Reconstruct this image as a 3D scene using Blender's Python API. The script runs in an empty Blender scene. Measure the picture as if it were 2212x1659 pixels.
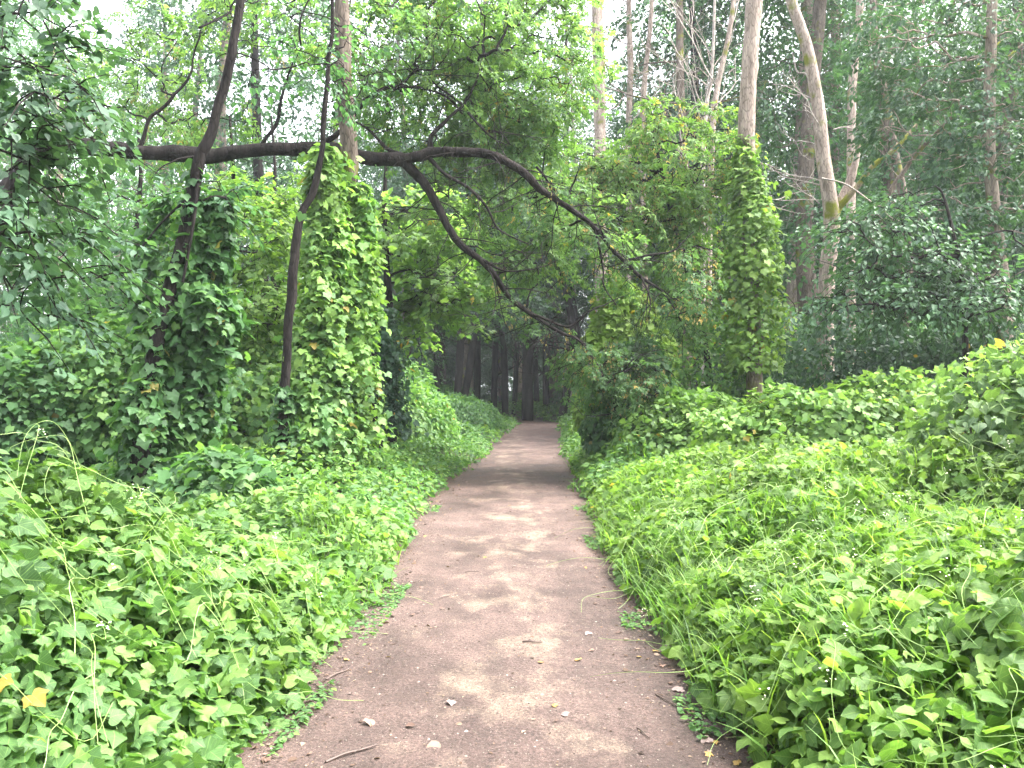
import bpy, math, random
import numpy as np
from mathutils import Vector

# ------------------------------------------------------------------ camera, sky, sun, exposure
SC = bpy.context.scene
COL = SC.collection
RAD = math.radians
CAM_H = 1.55
FPX = 1737.0                      # focal length in pixels of a 2212 px wide view
HX, HY = 1106.0, 850.0            # where the horizon's centre falls in that view
cam_data = bpy.data.cameras.new('camera')
cam = bpy.data.objects.new('camera', cam_data)
COL.objects.link(cam)
cam.location = (0, 0, CAM_H)
cam.rotation_euler = (RAD(90), 0, 0)
cam_data.sensor_width = 36.0
cam_data.lens = 36.0 * FPX / 2212.0
cam_data.shift_y = 20.5 / 2212.0
cam_data.clip_start = 0.05
cam_data.clip_end = 2000
SC.camera = cam

SUN_EL, SUN_AZ = RAD(58), RAD(88)     # azimuth clockwise from +Y (ahead, a little right)
world = bpy.data.worlds.new('World')
SC.world = world
world.use_nodes = True
wn, wl = world.node_tree.nodes, world.node_tree.links
for n in list(wn): wn.remove(n)
sky = wn.new('ShaderNodeTexSky'); sky.sky_type = 'NISHITA'; sky.sun_disc = False
sky.sun_elevation = SUN_EL; sky.sun_rotation = SUN_AZ
sky.air_density = 1.0; sky.dust_density = 4.0; sky.ozone_density = 1.0
hs = wn.new('ShaderNodeHueSaturation'); hs.inputs['Saturation'].default_value = 0.25   # thin cloud cover: little blue left
hs.inputs['Value'].default_value = 1.0
bg = wn.new('ShaderNodeBackground'); bg.inputs['Strength'].default_value = 0.15
wo = wn.new('ShaderNodeOutputWorld')
wl.new(sky.outputs[0], hs.inputs['Color']); wl.new(hs.outputs[0], bg.inputs['Color']); wl.new(bg.outputs[0], wo.inputs['Surface'])

sun_d = bpy.data.lights.new('sun', 'SUN'); sun_d.energy = 1.4; sun_d.angle = RAD(42); sun_d.color = (1.0, 0.96, 0.9)
sun = bpy.data.objects.new('sun', sun_d); COL.objects.link(sun)
sd = Vector((math.sin(SUN_AZ) * math.cos(SUN_EL), math.cos(SUN_AZ) * math.cos(SUN_EL), math.sin(SUN_EL)))
sun.rotation_euler = sd.to_track_quat('Z', 'Y').to_euler()
sun.location = (0, 0, 60)

SC.view_settings.view_transform = 'Standard'
SC.view_settings.look = 'None'
SC.view_settings.exposure = 3.25
SC.view_settings.gamma = 1.0
SC.render.engine = 'CYCLES'
cy = SC.cycles
cy.max_bounces = 7; cy.diffuse_bounces = 4; cy.transmission_bounces = 5; cy.glossy_bounces = 2
cy.transparent_max_bounces = 4; cy.volume_bounces = 1
cy.use_denoising = True
try: cy.denoiser = 'OPENIMAGEDENOISE'
except Exception: pass
cy.caustics_reflective = False; cy.caustics_refractive = False
cy.sample_clamp_indirect = 6.0

rng = np.random.default_rng(7)
random.seed(7)

# ------------------------------------------------------------------ helpers
def P(x, y, Y):
    """point at depth Y that is seen at (x, y) of the 2212 px wide view"""
    return np.array([(x - HX) * Y / FPX, Y, CAM_H - (y - HY) * Y / FPX])

def unit(a):
    return a / np.maximum(np.linalg.norm(a, axis=-1, keepdims=True), 1e-9)

_w = rng.normal(size=(14, 3)); _ph = rng.uniform(0, 6.28, 14)
def noise(p, f=1.0):
    """smooth noise about -1..1 of (N,3) or (N,2) points"""
    p = np.asarray(p, float)
    if p.shape[-1] == 2: p = np.concatenate([p, np.zeros(p.shape[:-1] + (1,))], -1)
    s = np.zeros(p.shape[:-1])
    for i in range(14):
        k = 0.6 + 0.16 * i
        s += np.sin((p @ (_w[i] * k * f)) + _ph[i]) / (1 + 0.12 * i)
    return s / 4.0

def raw_mesh(name, verts, faces_flat, sizes, mat, parent=None, tint=None, smooth=False):
    me = bpy.data.meshes.new(name)
    nv = len(verts)
    me.vertices.add(nv); me.vertices.foreach_set('co', np.ascontiguousarray(verts, dtype=np.float32).ravel())
    nl = len(faces_flat); nf = len(sizes)
    me.loops.add(nl); me.loops.foreach_set('vertex_index', np.ascontiguousarray(faces_flat, dtype=np.int32))
    me.polygons.add(nf)
    st = np.concatenate([[0], np.cumsum(sizes)[:-1]]).astype(np.int32)
    me.polygons.foreach_set('loop_start', st)
    me.polygons.foreach_set('loop_total', np.ascontiguousarray(sizes, dtype=np.int32))
    me.polygons.foreach_set('use_smooth', np.full(nf, bool(smooth)))
    if tint is not None:
        at = me.attributes.new('tint', 'FLOAT', 'FACE')
        at.data.foreach_set('value', np.ascontiguousarray(tint, dtype=np.float32))
    me.materials.append(mat)
    me.update(calc_edges=True)
    o = bpy.data.objects.new(name, me); COL.objects.link(o)
    if parent is not None: o.parent = parent
    return o

class Bag:
    """collects pieces that end in ONE mesh"""
    def __init__(s): s.v = []; s.f = []; s.n = []; s.t = []; s.k = 0; s.l = []
    def add(s, v, f, tint=None, lc=None):
        s.l.append(np.full((len(v), 2), .3) if lc is None else lc)
        v = np.asarray(v, float); f = np.asarray(f, int)
        s.v.append(v); s.f.append((f + s.k).ravel()); s.n.append(np.full(len(f), f.shape[1], int))
        s.t.append(np.full(len(f), 0.5) if tint is None else np.broadcast_to(tint, (len(f),)))
        s.k += len(v)
    def build(s, name, mat, parent=None, smooth=False):
        if not s.v: return None
        o = raw_mesh(name, np.concatenate(s.v), np.concatenate(s.f), np.concatenate(s.n), mat, parent, np.concatenate(s.t), smooth)
        if mat.name.startswith('veined'):
            l = np.concatenate(s.l); at = o.data.attributes.new('blade', 'FLOAT_VECTOR', 'POINT')
            at.data.foreach_set('vector', np.concatenate([l, l[:, :1] * 0], 1).astype(np.float32).ravel())
        return o

def thing(name, label, cat, loc=(0, 0, 0), group=None):
    o = bpy.data.objects.new(name, None); COL.objects.link(o)
    o.location = loc; o.empty_display_size = 0.3
    o['label'] = label; o['category'] = cat
    if group: o['group'] = group
    return o
def tag(o, label, cat=None, group=None, kind=None):
    o['label'] = label
    if cat: o['category'] = cat
    if group: o['group'] = group
    if kind: o['kind'] = kind
    return o
def keep(child, root):
    """parent without moving it"""
    child.parent = root
    l = root.location
    child.location = (child.location[0] - l[0], child.location[1] - l[1], child.location[2] - l[2])
    return child

# ------------------------------------------------------------------ tubes
def smooth_path(pts, n):
    p = np.asarray(pts, float)
    if len(p) == 2: 
        t = np.linspace(0, 1, n)[:, None]; return p[0] * (1 - t) + p[1] * t
    q = np.vstack([2 * p[0] - p[1], p, 2 * p[-1] - p[-2]])
    u = np.linspace(0, len(p) - 1 - 1e-6, n); i = u.astype(int); t = (u - i)[:, None]
    a, b, c, d = q[i], q[i + 1], q[i + 2], q[i + 3]
    return 0.5 * ((2 * b) + (-a + c) * t + (2 * a - 5 * b + 4 * c - d) * t ** 2 + (-a + 3 * b - 3 * c + d) * t ** 3)

def tube(bag, pts, radii, n=None, seg=8, rough=0.0, tint=None, raw=False, kink=0.0):
    if n is None: n = max(4, 4 * len(pts))
    c = np.asarray(pts, float) if raw else smooth_path(pts, n); n = len(c)
    r = np.interp(np.linspace(0, 1, n), np.linspace(0, 1, len(radii)), radii)
    if kink:
        c = c + np.stack([noise(c + 11, 2.6), noise(c + 23, 2.6), noise(c + 37, 2.6)], -1) * kink + np.stack([noise(c + 5, 8), noise(c + 7, 8), noise(c + 9, 8)], -1) * kink * .3
        r = r * (1 + .16 * noise(c * [1, 1, 1] + 3, 5))
    t = unit(np.gradient(c, axis=0))
    ref = np.array([0.13, 0.97, 0.21]) if abs(t[:, 1].mean()) < 0.7 else np.array([0.97, 0.1, 0.2])
    a = unit(np.cross(t, ref)); b = np.cross(t, a)
    th = np.linspace(0, 2 * math.pi, seg, endpoint=False)
    rr = r[:, None] * np.ones(seg)
    if rough:
        cc = c[:, None, :] + (np.cos(th)[None, :, None] * a[:, None] + np.sin(th)[None, :, None] * b[:, None]) * rr[..., None]
        s = np.array([1, 1, .35]) / max(r.max(), .02)
        rr = rr * (1 + rough * (noise(cc * s, 1.6) + 0.6 * noise(cc * s, 4.5)))
    v = c[:, None, :] + (np.cos(th)[None, :, None] * a[:, None] + np.sin(th)[None, :, None] * b[:, None]) * rr[..., None]
    v = v.reshape(-1, 3)
    i = np.arange(n - 1)[:, None] * seg; j = np.arange(seg)[None, :]; j2 = (j + 1) % seg
    f = np.stack([i + j, i + j2, i + seg + j2, i + seg + j], -1).reshape(-1, 4)
    bag.add(v, f, tint)
    return c

def wander(a, b, amp=0.08, k=4, sag=0.0):
    a = np.asarray(a, float); b = np.asarray(b, float); L = np.linalg.norm(b - a)
    t = np.linspace(0, 1, k)[:, None]
    p = a * (1 - t) + b * t
    p[1:-1] += rng.normal(size=(k - 2, 3)) * amp * L
    p[:, 2] += sag * L * np.sin(t[:, 0] * math.pi)
    return p

def bare(bag, p, d, L, r, depth, spread=0.7, up=0.25, seg=5):
    """recursive bare branch"""
    d = unit(np.asarray(d, float)); k = 4
    pts = [np.asarray(p, float)]
    for i in range(k):
        d = unit(d + rng.normal(size=3) * 0.16 + np.array([0, 0, up * 0.12]))
        pts.append(pts[-1] + d * L / k)
    tube(bag, pts, [r, r * 0.45], n=3 * k, seg=seg, rough=0.06)
    if depth > 0:
        for i in range(1, k + 1):
            for q in range(1 if i < k else 2):
                if rng.random() < 0.8:
                    dd = unit(d + rng.normal(size=3) * spread + np.array([0, 0, up]))
                    bare(bag, pts[i], dd, L * rng.uniform(0.4, 0.65), r * 0.5, depth - 1, spread, up, 4)

# ------------------------------------------------------------------ leaf shapes (unit length, +Y the tip, +Z the upper side)
def fan(outline, centre):
    v = np.array([centre] + outline, float); m = len(outline)
    f = np.array([[0, 1 + i, 1 + (i + 1) % m] for i in range(m)])
    return v, f
def mirror(half):
    """half outline from base to tip on the -x side -> full outline"""
    return half + [(-x, y, z) for (x, y, z) in half[-2:0:-1]]
def droop(o, k):
    return [(x, y, z - k * (x * x * 1.2 + (y - .35) ** 2 * .8)) for x, y, z in o]
DIAMOND = (np.array([(0, 0, 0), (-.3, .45, .07), (0, 1, -.06), (.3, .45, .07)], float), np.array([[0, 2, 1], [0, 3, 2]]))
OVATE = fan(mirror([(0, 0, 0), (-.26, .16, .06), (-.34, .42, .06), (-.2, .75, .0), (0, 1, -.14)]), (0, .4, -.03))
def finer(half):
    p = np.array(half); q = []
    for i in range(len(p) - 1):
        a, b = p[i], p[i + 1]; c, d = p[max(i - 1, 0)], p[min(i + 2, len(p) - 1)]
        q += [tuple(a), tuple((a + b) / 2 + (a + b - c - d) * .07)]
    return q + [tuple(p[-1])]
def star(dr, asym=0.0):
    o = mirror([(0, .04, 0), (-.20, -.16, .02), (-.42, -.12, .03), (-.47, .12, .05), (-.58, .38, .02), (-.40, .52, .05), (-.26, .74, .03), (0, 1, -.05)]) if dr > 9 else mirror(finer([(0, .04, 0), (-.20, -.15, .02), (-.40, -.13, .03), (-.46, .10, .05), (-.62, .36, .0), (-.38, .50, .06), (-.25, .72, .03), (0, 1, -.05)]))
    o = droop(o, dr); o = [(x * (1 + asym * y), y, z + asym * x * .5) for x, y, z in o]
    return fan(o, (0, .3, 0.0))
STARS = [star(.15), star(.4, .2), star(.0, -.25), star(.6)]
def heart(dr, a=0.0):
    o = mirror(finer([(0, .03, 0), (-.22, -.12, .03), (-.46, .02, .06), (-.48, .32, .05), (-.28, .66, .02), (0, 1, -.12)]))
    o = droop(o, dr); o = [(x, y, z + a * x * .6) for x, y, z in o]
    return fan(o, (0, .36, -.04))
HEARTS = [heart(.1), heart(.35, .3), heart(.6, -.3)]
def coarse(dr):
    return fan(droop(mirror([(0, .04, 0), (-.30, -.16, .02), (-.46, .10, .05), (-.60, .38, .02), (-.30, .64, .04), (0, 1, -.05)]), dr), (0, .3, 0))
FAR = [coarse(.15), coarse(.4), coarse(.0)]
def leaflets(spec):
    vs, fs, k = [], [], 0
    for (bx, by, ang, L, w) in spec:
        c, s = math.cos(ang), math.sin(ang)
        v = np.array([(0, 0, 0), (-w, .4 * L, .05 * L), (0, L, -.22 * L), (w, .4 * L, .05 * L)])
        v = np.stack([v[:, 0] * c + v[:, 1] * s + bx, -v[:, 0] * s + v[:, 1] * c + by, v[:, 2] - .12 * by], -1)
        vs.append(v); fs.append(np.array([[0, 2, 1], [0, 3, 2]]) + k); k += 4
    return np.concatenate(vs), np.concatenate(fs)
COMPOUND = leaflets([(0, .5, 0, .55, .13), (0, .42, .95, .45, .11), (0, .42, -.95, .45, .11), (0, .14, 1.15, .42, .1), (0, .14, -1.15, .42, .1)])
TRIPLE = leaflets([(0, .35, 0, .65, .17), (0, .3, 1.05, .55, .15), (0, .3, -1.05, .55, .15)])

def frames(tip, nrm):
    t = unit(tip); x = unit(np.cross(t, nrm)); z = np.cross(x, t)
    return np.stack([x, t, z], -1)           # columns

def leaves(bag, tmpl, pos, tip, nrm, size, tint):
    if isinstance(tmpl, list):
        pick = rng.integers(0, len(tmpl), len(pos))
        for i, tm in enumerate(tmpl):
            m = pick == i
            if m.any(): leaves(bag, tm, pos[m], tip[m], nrm[m], size[m], tint[m])
        return
    V, F = tmpl; N = len(pos)
    R = frames(tip, nrm)
    Vn = np.repeat(V[None], N, 0) * (size[:, None, None])
    Vn = Vn * rng.uniform(.82, 1.15, (N, 1, 3)) * np.array([1, 1, 1.0])
    W = np.einsum('nij,nkj->nki', R, Vn) + pos[:, None, :]
    K = len(V)
    f = (F[None] + (np.arange(N) * K)[:, None, None]).reshape(-1, 3)
    bag.add(W.reshape(-1, 3), f, np.repeat(tint, len(F)), np.tile(V[:, :2], (N, 1)))

def vary(t, a):
    return np.where(t > .97, t, np.clip(t + a, .02, .92))
def tints(n, mean=0.5, sd=0.16, old=0.0):
    t = np.clip(rng.normal(mean, sd, n), 0.02, 0.92)
    if old: t[rng.random(n) < old] = 0.985
    return t

# ------------------------------------------------------------------ materials
def nodes_of(name):
    m = bpy.data.materials.new(name); m.use_nodes = True
    n, l = m.node_tree.nodes, m.node_tree.links
    for q in list(n): n.remove(q)
    return m, n, l, n.new('ShaderNodeOutputMaterial')

def leaf_mat(name, dark, mid, light, old=(.30, .20, .03), trans=.42, rough=.52, spec=.28, tgain=1.75):
    m, n, l, out = nodes_of(name)
    at = n.new('ShaderNodeAttribute'); at.attribute_name = 'tint'
    cr = n.new('ShaderNodeValToRGB'); e = cr.color_ramp.elements
    e[0].position = 0.0; e[0].color = (*dark, 1); e[1].position = 0.5; e[1].color = (*mid, 1)
    a = e.new(0.93); a.color = (*light, 1); b = e.new(0.975); b.color = (*old, 1)
    tc = n.new('ShaderNodeTexCoord'); nz = n.new('ShaderNodeTexNoise'); nz.inputs['Scale'].default_value = 1.1; nz.inputs['Detail'].default_value = 2
    l.new(tc.outputs['Object'], nz.inputs['Vector'])
    n2 = n.new('ShaderNodeTexNoise'); n2.inputs['Scale'].default_value = 38; n2.inputs['Detail'].default_value = 3; l.new(tc.outputs['Object'], n2.inputs['Vector'])
    av = n.new('ShaderNodeMath'); av.operation = 'MULTIPLY_ADD'; av.inputs[1].default_value = .45; l.new(n2.outputs[0], av.inputs[0]); l.new(nz.outputs[0], av.inputs[2])
    mp = n.new('ShaderNodeMapRange'); mp.inputs[1].default_value = .48; mp.inputs[2].default_value = .97; mp.inputs[3].default_value = .68; mp.inputs[4].default_value = 1.3
    l.new(av.outputs[0], mp.inputs[0])
    mx = n.new('ShaderNodeMix'); mx.data_type = 'RGBA'; mx.blend_type = 'MULTIPLY'; mx.inputs[0].default_value = 1
    l.new(at.outputs['Fac'], cr.inputs[0]); l.new(cr.outputs[0], mx.inputs[6]); l.new(mp.outputs[0], mx.inputs[7])
    if name.startswith('veined'):
        ab = n.new('ShaderNodeAttribute'); ab.attribute_name = 'blade'; sp = n.new('ShaderNodeSeparateXYZ'); l.new(ab.outputs['Vector'], sp.inputs[0])
        def mth(op, a, b=None, c=None):
            q = n.new('ShaderNodeMath'); q.operation = op
            for i_, v_ in enumerate((a, b, c)):
                if v_ is None: continue
                if isinstance(v_, (int, float)): q.inputs[i_].default_value = v_
                else: l.new(v_, q.inputs[i_])
            return q.outputs[0]
        ax_ = mth('ABSOLUTE', sp.outputs[0])
        rib = mth('LESS_THAN', ax_, .016)
        ang = mth('ARCTAN2', ax_, mth('ADD', sp.outputs[1], -.02))
        lob = mth('MAXIMUM', mth('LESS_THAN', mth('ABSOLUTE', mth('ADD', ang, -.95)), .035), mth('LESS_THAN', mth('ABSOLUTE', mth('ADD', ang, -1.75)), .04))
        lat = mth('MULTIPLY', mth('LESS_THAN', mth('FRACT', mth('MULTIPLY', mth('ADD', sp.outputs[1], mth('MULTIPLY', ax_, -.75)), 7.0)), .12), .45)
        vm = mth('MAXIMUM', mth('MAXIMUM', rib, lob), lat)
        vx = n.new('ShaderNodeMix'); vx.data_type = 'RGBA'; vx.inputs[7].default_value = (min(1, light[0] * 1.25), min(1, light[1] * 1.2), light[2] * 1.5, 1)
        l.new(mth('MULTIPLY', vm, .5), vx.inputs[0]); l.new(mx.outputs[2], vx.inputs[6]); mx = vx
        bpn = n.new('ShaderNodeBump'); bpn.inputs['Strength'].default_value = .5; bpn.inputs['Distance'].default_value = .004
        hh = mth('MULTIPLY_ADD', n2.outputs[0], .6, mth('MULTIPLY', vm, -.7)); l.new(hh, bpn.inputs['Height'])
    pb = n.new('ShaderNodeBsdfPrincipled'); pb.inputs['Roughness'].default_value = rough; pb.inputs['Specular IOR Level'].default_value = spec
    if name.startswith('veined'): l.new(bpn.outputs[0], pb.inputs['Normal'])
    tr = n.new('ShaderNodeBsdfTranslucent')
    tcx = n.new('ShaderNodeMix'); tcx.data_type = 'RGBA'; tcx.blend_type = 'MULTIPLY'; tcx.inputs[0].default_value = 1
    tcx.inputs[7].default_value = (tgain * 1.0, tgain * 1.08, tgain * .52, 1)
    l.new(mx.outputs[2], pb.inputs['Base Color']); l.new(mx.outputs[2], tcx.inputs[6]); l.new(tcx.outputs[2], tr.inputs['Color'])
    ms = n.new('ShaderNodeMixShader'); ms.inputs[0].default_value = trans
    l.new(pb.outputs[0], ms.inputs[1]); l.new(tr.outputs[0], ms.inputs[2]); l.new(ms.outputs[0], out.inputs['Surface'])
    return m

def bark_mat(name, c1, c2, moss=0.0, scale=9.0, bump=.6):
    m, n, l, out = nodes_of(name)
    tc = n.new('ShaderNodeTexCoord'); mp = n.new('ShaderNodeMapping'); mp.inputs['Scale'].default_value = (1, 1, .22)
    l.new(tc.outputs['Object'], mp.inputs[0])
    nz = n.new('ShaderNodeTexNoise'); nz.inputs['Scale'].default_value = scale; nz.inputs['Detail'].default_value = 8; nz.inputs['Roughness'].default_value = .65
    vo = n.new('ShaderNodeTexVoronoi'); vo.inputs['Scale'].default_value = scale * 2.6; vo.feature = 'DISTANCE_TO_EDGE'
    l.new(mp.outputs[0], nz.inputs['Vector']); l.new(mp.outputs[0], vo.inputs['Vector'])
    cr = n.new('ShaderNodeValToRGB'); e = cr.color_ramp.elements
    e[0].position = .34; e[0].color = (*c1, 1); e[1].position = .66; e[1].color = (*c2, 1)
    l.new(nz.outputs[0], cr.inputs[0])
    mr = n.new('ShaderNodeMapRange'); mr.inputs[1].default_value = 0; mr.inputs[2].default_value = .12; mr.inputs[3].default_value = .55; mr.inputs[4].default_value = 1
    l.new(vo.outputs['Distance'], mr.inputs[0])
    mx = n.new('ShaderNodeMix'); mx.data_type = 'RGBA'; mx.blend_type = 'MULTIPLY'; mx.inputs[0].default_value = 1
    l.new(cr.outputs[0], mx.inputs[6]); l.new(mr.outputs[0], mx.inputs[7])
    col = mx.outputs[2]
    if moss:
        n2 = n.new('ShaderNodeTexNoise'); n2.inputs['Scale'].default_value = 2.2; n2.inputs['Detail'].default_value = 5
        l.new(tc.outputs['Object'], n2.inputs['Vector'])
        r2 = n.new('ShaderNodeMapRange'); r2.inputs[1].default_value = .62 - moss * .3; r2.inputs[2].default_value = .72 - moss * .3
        l.new(n2.outputs[0], r2.inputs[0])
        m2 = n.new('ShaderNodeMix'); m2.data_type = 'RGBA'; m2.inputs[7].default_value = (.13, .14, .02, 1)
        l.new(r2.outputs[0], m2.inputs[0]); l.new(col, m2.inputs[6]); col = m2.outputs[2]
    pb = n.new('ShaderNodeBsdfPrincipled'); pb.inputs['Roughness'].default_value = .9; pb.inputs['Specular IOR Level'].default_value = .08
    bp = n.new('ShaderNodeBump'); bp.inputs['Strength'].default_value = bump; bp.inputs['Distance'].default_value = .02
    ad = n.new('ShaderNodeMath'); ad.operation = 'ADD'; l.new(nz.outputs[0], ad.inputs[0]); l.new(mr.outputs[0], ad.inputs[1])
    l.new(ad.outputs[0], bp.inputs['Height']); l.new(bp.outputs[0], pb.inputs['Normal'])
    l.new(col, pb.inputs['Base Color']); l.new(pb.outputs[0], out.inputs['Surface'])
    return m

def plain_mat(name, col, rough=.6, trans=0):
    m, n, l, out = nodes_of(name)
    pb = n.new('ShaderNodeBsdfPrincipled'); pb.inputs['Base Color'].default_value = (*col, 1); pb.inputs['Roughness'].default_value = rough
    tc = n.new('ShaderNodeTexCoord'); nz = n.new('ShaderNodeTexNoise'); nz.inputs['Scale'].default_value = 14; nz.inputs['Detail'].default_value = 4
    l.new(tc.outputs['Object'], nz.inputs['Vector'])
    cr = n.new('ShaderNodeValToRGB'); e = cr.color_ramp.elements
    e[0].position = .3; e[0].color = (*[c * .7 for c in col], 1); e[1].position = .7; e[1].color = (*[min(1, c * 1.25) for c in col], 1)
    l.new(nz.outputs[0], cr.inputs[0]); l.new(cr.outputs[0], pb.inputs['Base Color'])
    l.new(pb.outputs[0], out.inputs['Surface'])
    return m

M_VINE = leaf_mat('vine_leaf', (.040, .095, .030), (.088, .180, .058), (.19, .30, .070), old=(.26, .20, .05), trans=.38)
M_VINE_DK = leaf_mat('shaded_vine_leaf', (.028, .070, .026), (.055, .125, .044), (.12, .22, .055), old=(.20, .18, .05), trans=.38)  # darker copy of the vine leaf, shade put into its colour
M_SUNNY = leaf_mat('sunny_leaf', (.048, .105, .032), (.108, .195, .052), (.22, .325, .075), old=(.30, .23, .05), trans=.38)  # lighter copy of the vine leaf, sunlight put into its colour
M_HEART = leaf_mat('heart_leaf', (.045, .085, .035), (.100, .175, .065), (.22, .32, .075), trans=.38, rough=.5, spec=.3)
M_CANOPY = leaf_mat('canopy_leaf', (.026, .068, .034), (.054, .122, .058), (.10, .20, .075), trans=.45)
M_DARK = leaf_mat('shaded_canopy_leaf', (.017, .042, .029), (.036, .078, .047), (.065, .13, .06), trans=.30)  # canopy leaf darkened in its colour to stand for the dim wood's shade
M_MAPLE = leaf_mat('maple_leaf', (.046, .098, .042), (.092, .170, .066), (.18, .28, .085), old=(.33, .24, .06), trans=.5)
M_GRASS = leaf_mat('grass_blade', (.045, .10, .025), (.10, .20, .04), (.22, .33, .06), trans=.4, rough=.5)
M_SEED = leaf_mat('seed_cluster', (.14, .12, .05), (.27, .22, .10), (.40, .33, .17), trans=.4)
N_VINE = leaf_mat('veined_vine_leaf', (.032, .074, .024), (.072, .146, .044), (.155, .255, .058), old=(.24, .17, .035), trans=.36, rough=.55, spec=.25)
N_SUNNY = leaf_mat('veined_sunny_leaf', (.034, .078, .022), (.080, .152, .036), (.17, .265, .052), old=(.30, .20, .04), trans=.40, rough=.55, spec=.25)  # near vine leaf with a sunlit tone mixed into its colour
N_HEART = leaf_mat('veined_heart_leaf', (.040, .078, .034), (.092, .162, .062), (.19, .29, .075), old=(.28, .20, .05), trans=.36, rough=.5, spec=.3)
N_DARK = leaf_mat('veined_shaded_leaf', (.020, .048, .030), (.042, .088, .050), (.075, .145, .065), trans=.3, rough=.5, spec=.3)  # shadow tone of the backlit corner leaves painted into the leaf colour
M_STEM = plain_mat('vine_stem', (.22, .33, .09), .5)
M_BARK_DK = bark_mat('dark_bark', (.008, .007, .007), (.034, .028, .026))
M_BARK_MID = bark_mat('brown_bark', (.07, .055, .045), (.18, .145, .12), moss=.15)
M_BARK_PALE = bark_mat('pale_bark', (.17, .13, .11), (.42, .34, .29), moss=.1)
M_BARK_MOSS = bark_mat('mossy_bark', (.10, .08, .05), (.24, .20, .13), moss=.75)
M_DEAD = bark_mat('dead_wood', (.22, .19, .17), (.46, .40, .36), bump=.3)
M_FLOWER = plain_mat('cream_flower', (.72, .70, .50), .6)

# ------------------------------------------------------------------ the lie of the land
_py = np.array([-6, 0, 3.4, 3.8, 4.5, 6.3, 9.6, 13.5, 17.9, 26.9, 34, 38.5, 42, 46, 50, 58])
_xl = np.array([-1.1, -1.15, -1.17, -1.12, -1.05, -.98, -1.15, -1.08, -.80, -.38, .05, .40, .35, -.6, -2.6, -9.])
_xr = np.array([1.05, 1.05, 1.0, .98, .90, .90, .95, 1.08, 1.25, 1.65, 2.0, 2.25, 2.2, 1.5, -.2, -6.])
def XL(y): return np.interp(y, _py, _xl)
def XR(y): return np.interp(y, _py, _xr)
def edge(x, y):
    """metres outside the path's edge, negative on the path"""
    w = .13 * noise(np.stack([x * 0 + 3, y], -1), .9) + .08 * noise(np.stack([x * 0 + 9, y], -1), 2.6) + .045 * noise(np.stack([x, y], -1), 7.0)
    return np.maximum(XL(y) - x, x - XR(y)) + w
def ground_z(x, y):
    e = np.maximum(XL(y) - x, x - XR(y))
    p = np.stack([x, y], -1)
    return np.where(e < .15, -.03, 0.0) + .05 * np.clip(e, 0, 1.5) + .04 * noise(p, .35) * np.clip(e, 0, 1)

def cover_h(x, y):
    """height of the top of the low vine carpet"""
    e = np.clip(edge(x, y), 0, 60)
    p = np.stack([x, y], -1)
    left = x < (XL(y) + XR(y)) / 2
    near = np.exp(-np.clip(y - 3.3, 0, 99) ** 2 / 2.6)
    hl = .10 + .30 * (1 - np.exp(-e / .35)) + .17 * (1 - np.exp(-e / 2.5)) + near * 1.12 * (1 - np.exp(-np.clip(e - .05, 0, 9) ** 1.3 / .75))
    hr = .12 + .40 * (1 - np.exp(-e / .30)) + .42 * (1 - np.exp(-e / 2.6))
    h = np.where(left, hl, hr)
    lump = .13 * noise(p, .9) + .22 * np.abs(noise(p, 1.7)) - .12 + .10 * noise(p, 3.6) + .05 * noise(p, 7.)
    return h * (1 + .7 * lump) + lump * np.clip(e * 1.6, 0, 1) * (.65 + .24 * np.clip(e, 0, 3)) + ground_z(x, y)

def grid_sheet(name, xs, ys, zf, mat, kind='structure', label=None):
    X, Y = np.meshgrid(xs, ys)
    Z = zf(X.ravel(), Y.ravel())
    v = np.stack([X.ravel(), Y.ravel(), Z], -1)
    nx, ny = len(xs), len(ys)
    i = (np.arange(ny - 1)[:, None] * nx + np.arange(nx - 1)[None, :]).ravel()
    f = np.stack([i, i + 1, i + nx + 1, i + nx], -1)
    o = raw_mesh(name, v, f.ravel(), np.full(len(f), 4), mat, smooth=True)
    o['kind'] = kind
    if label: o['label'] = label
    return o

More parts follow.
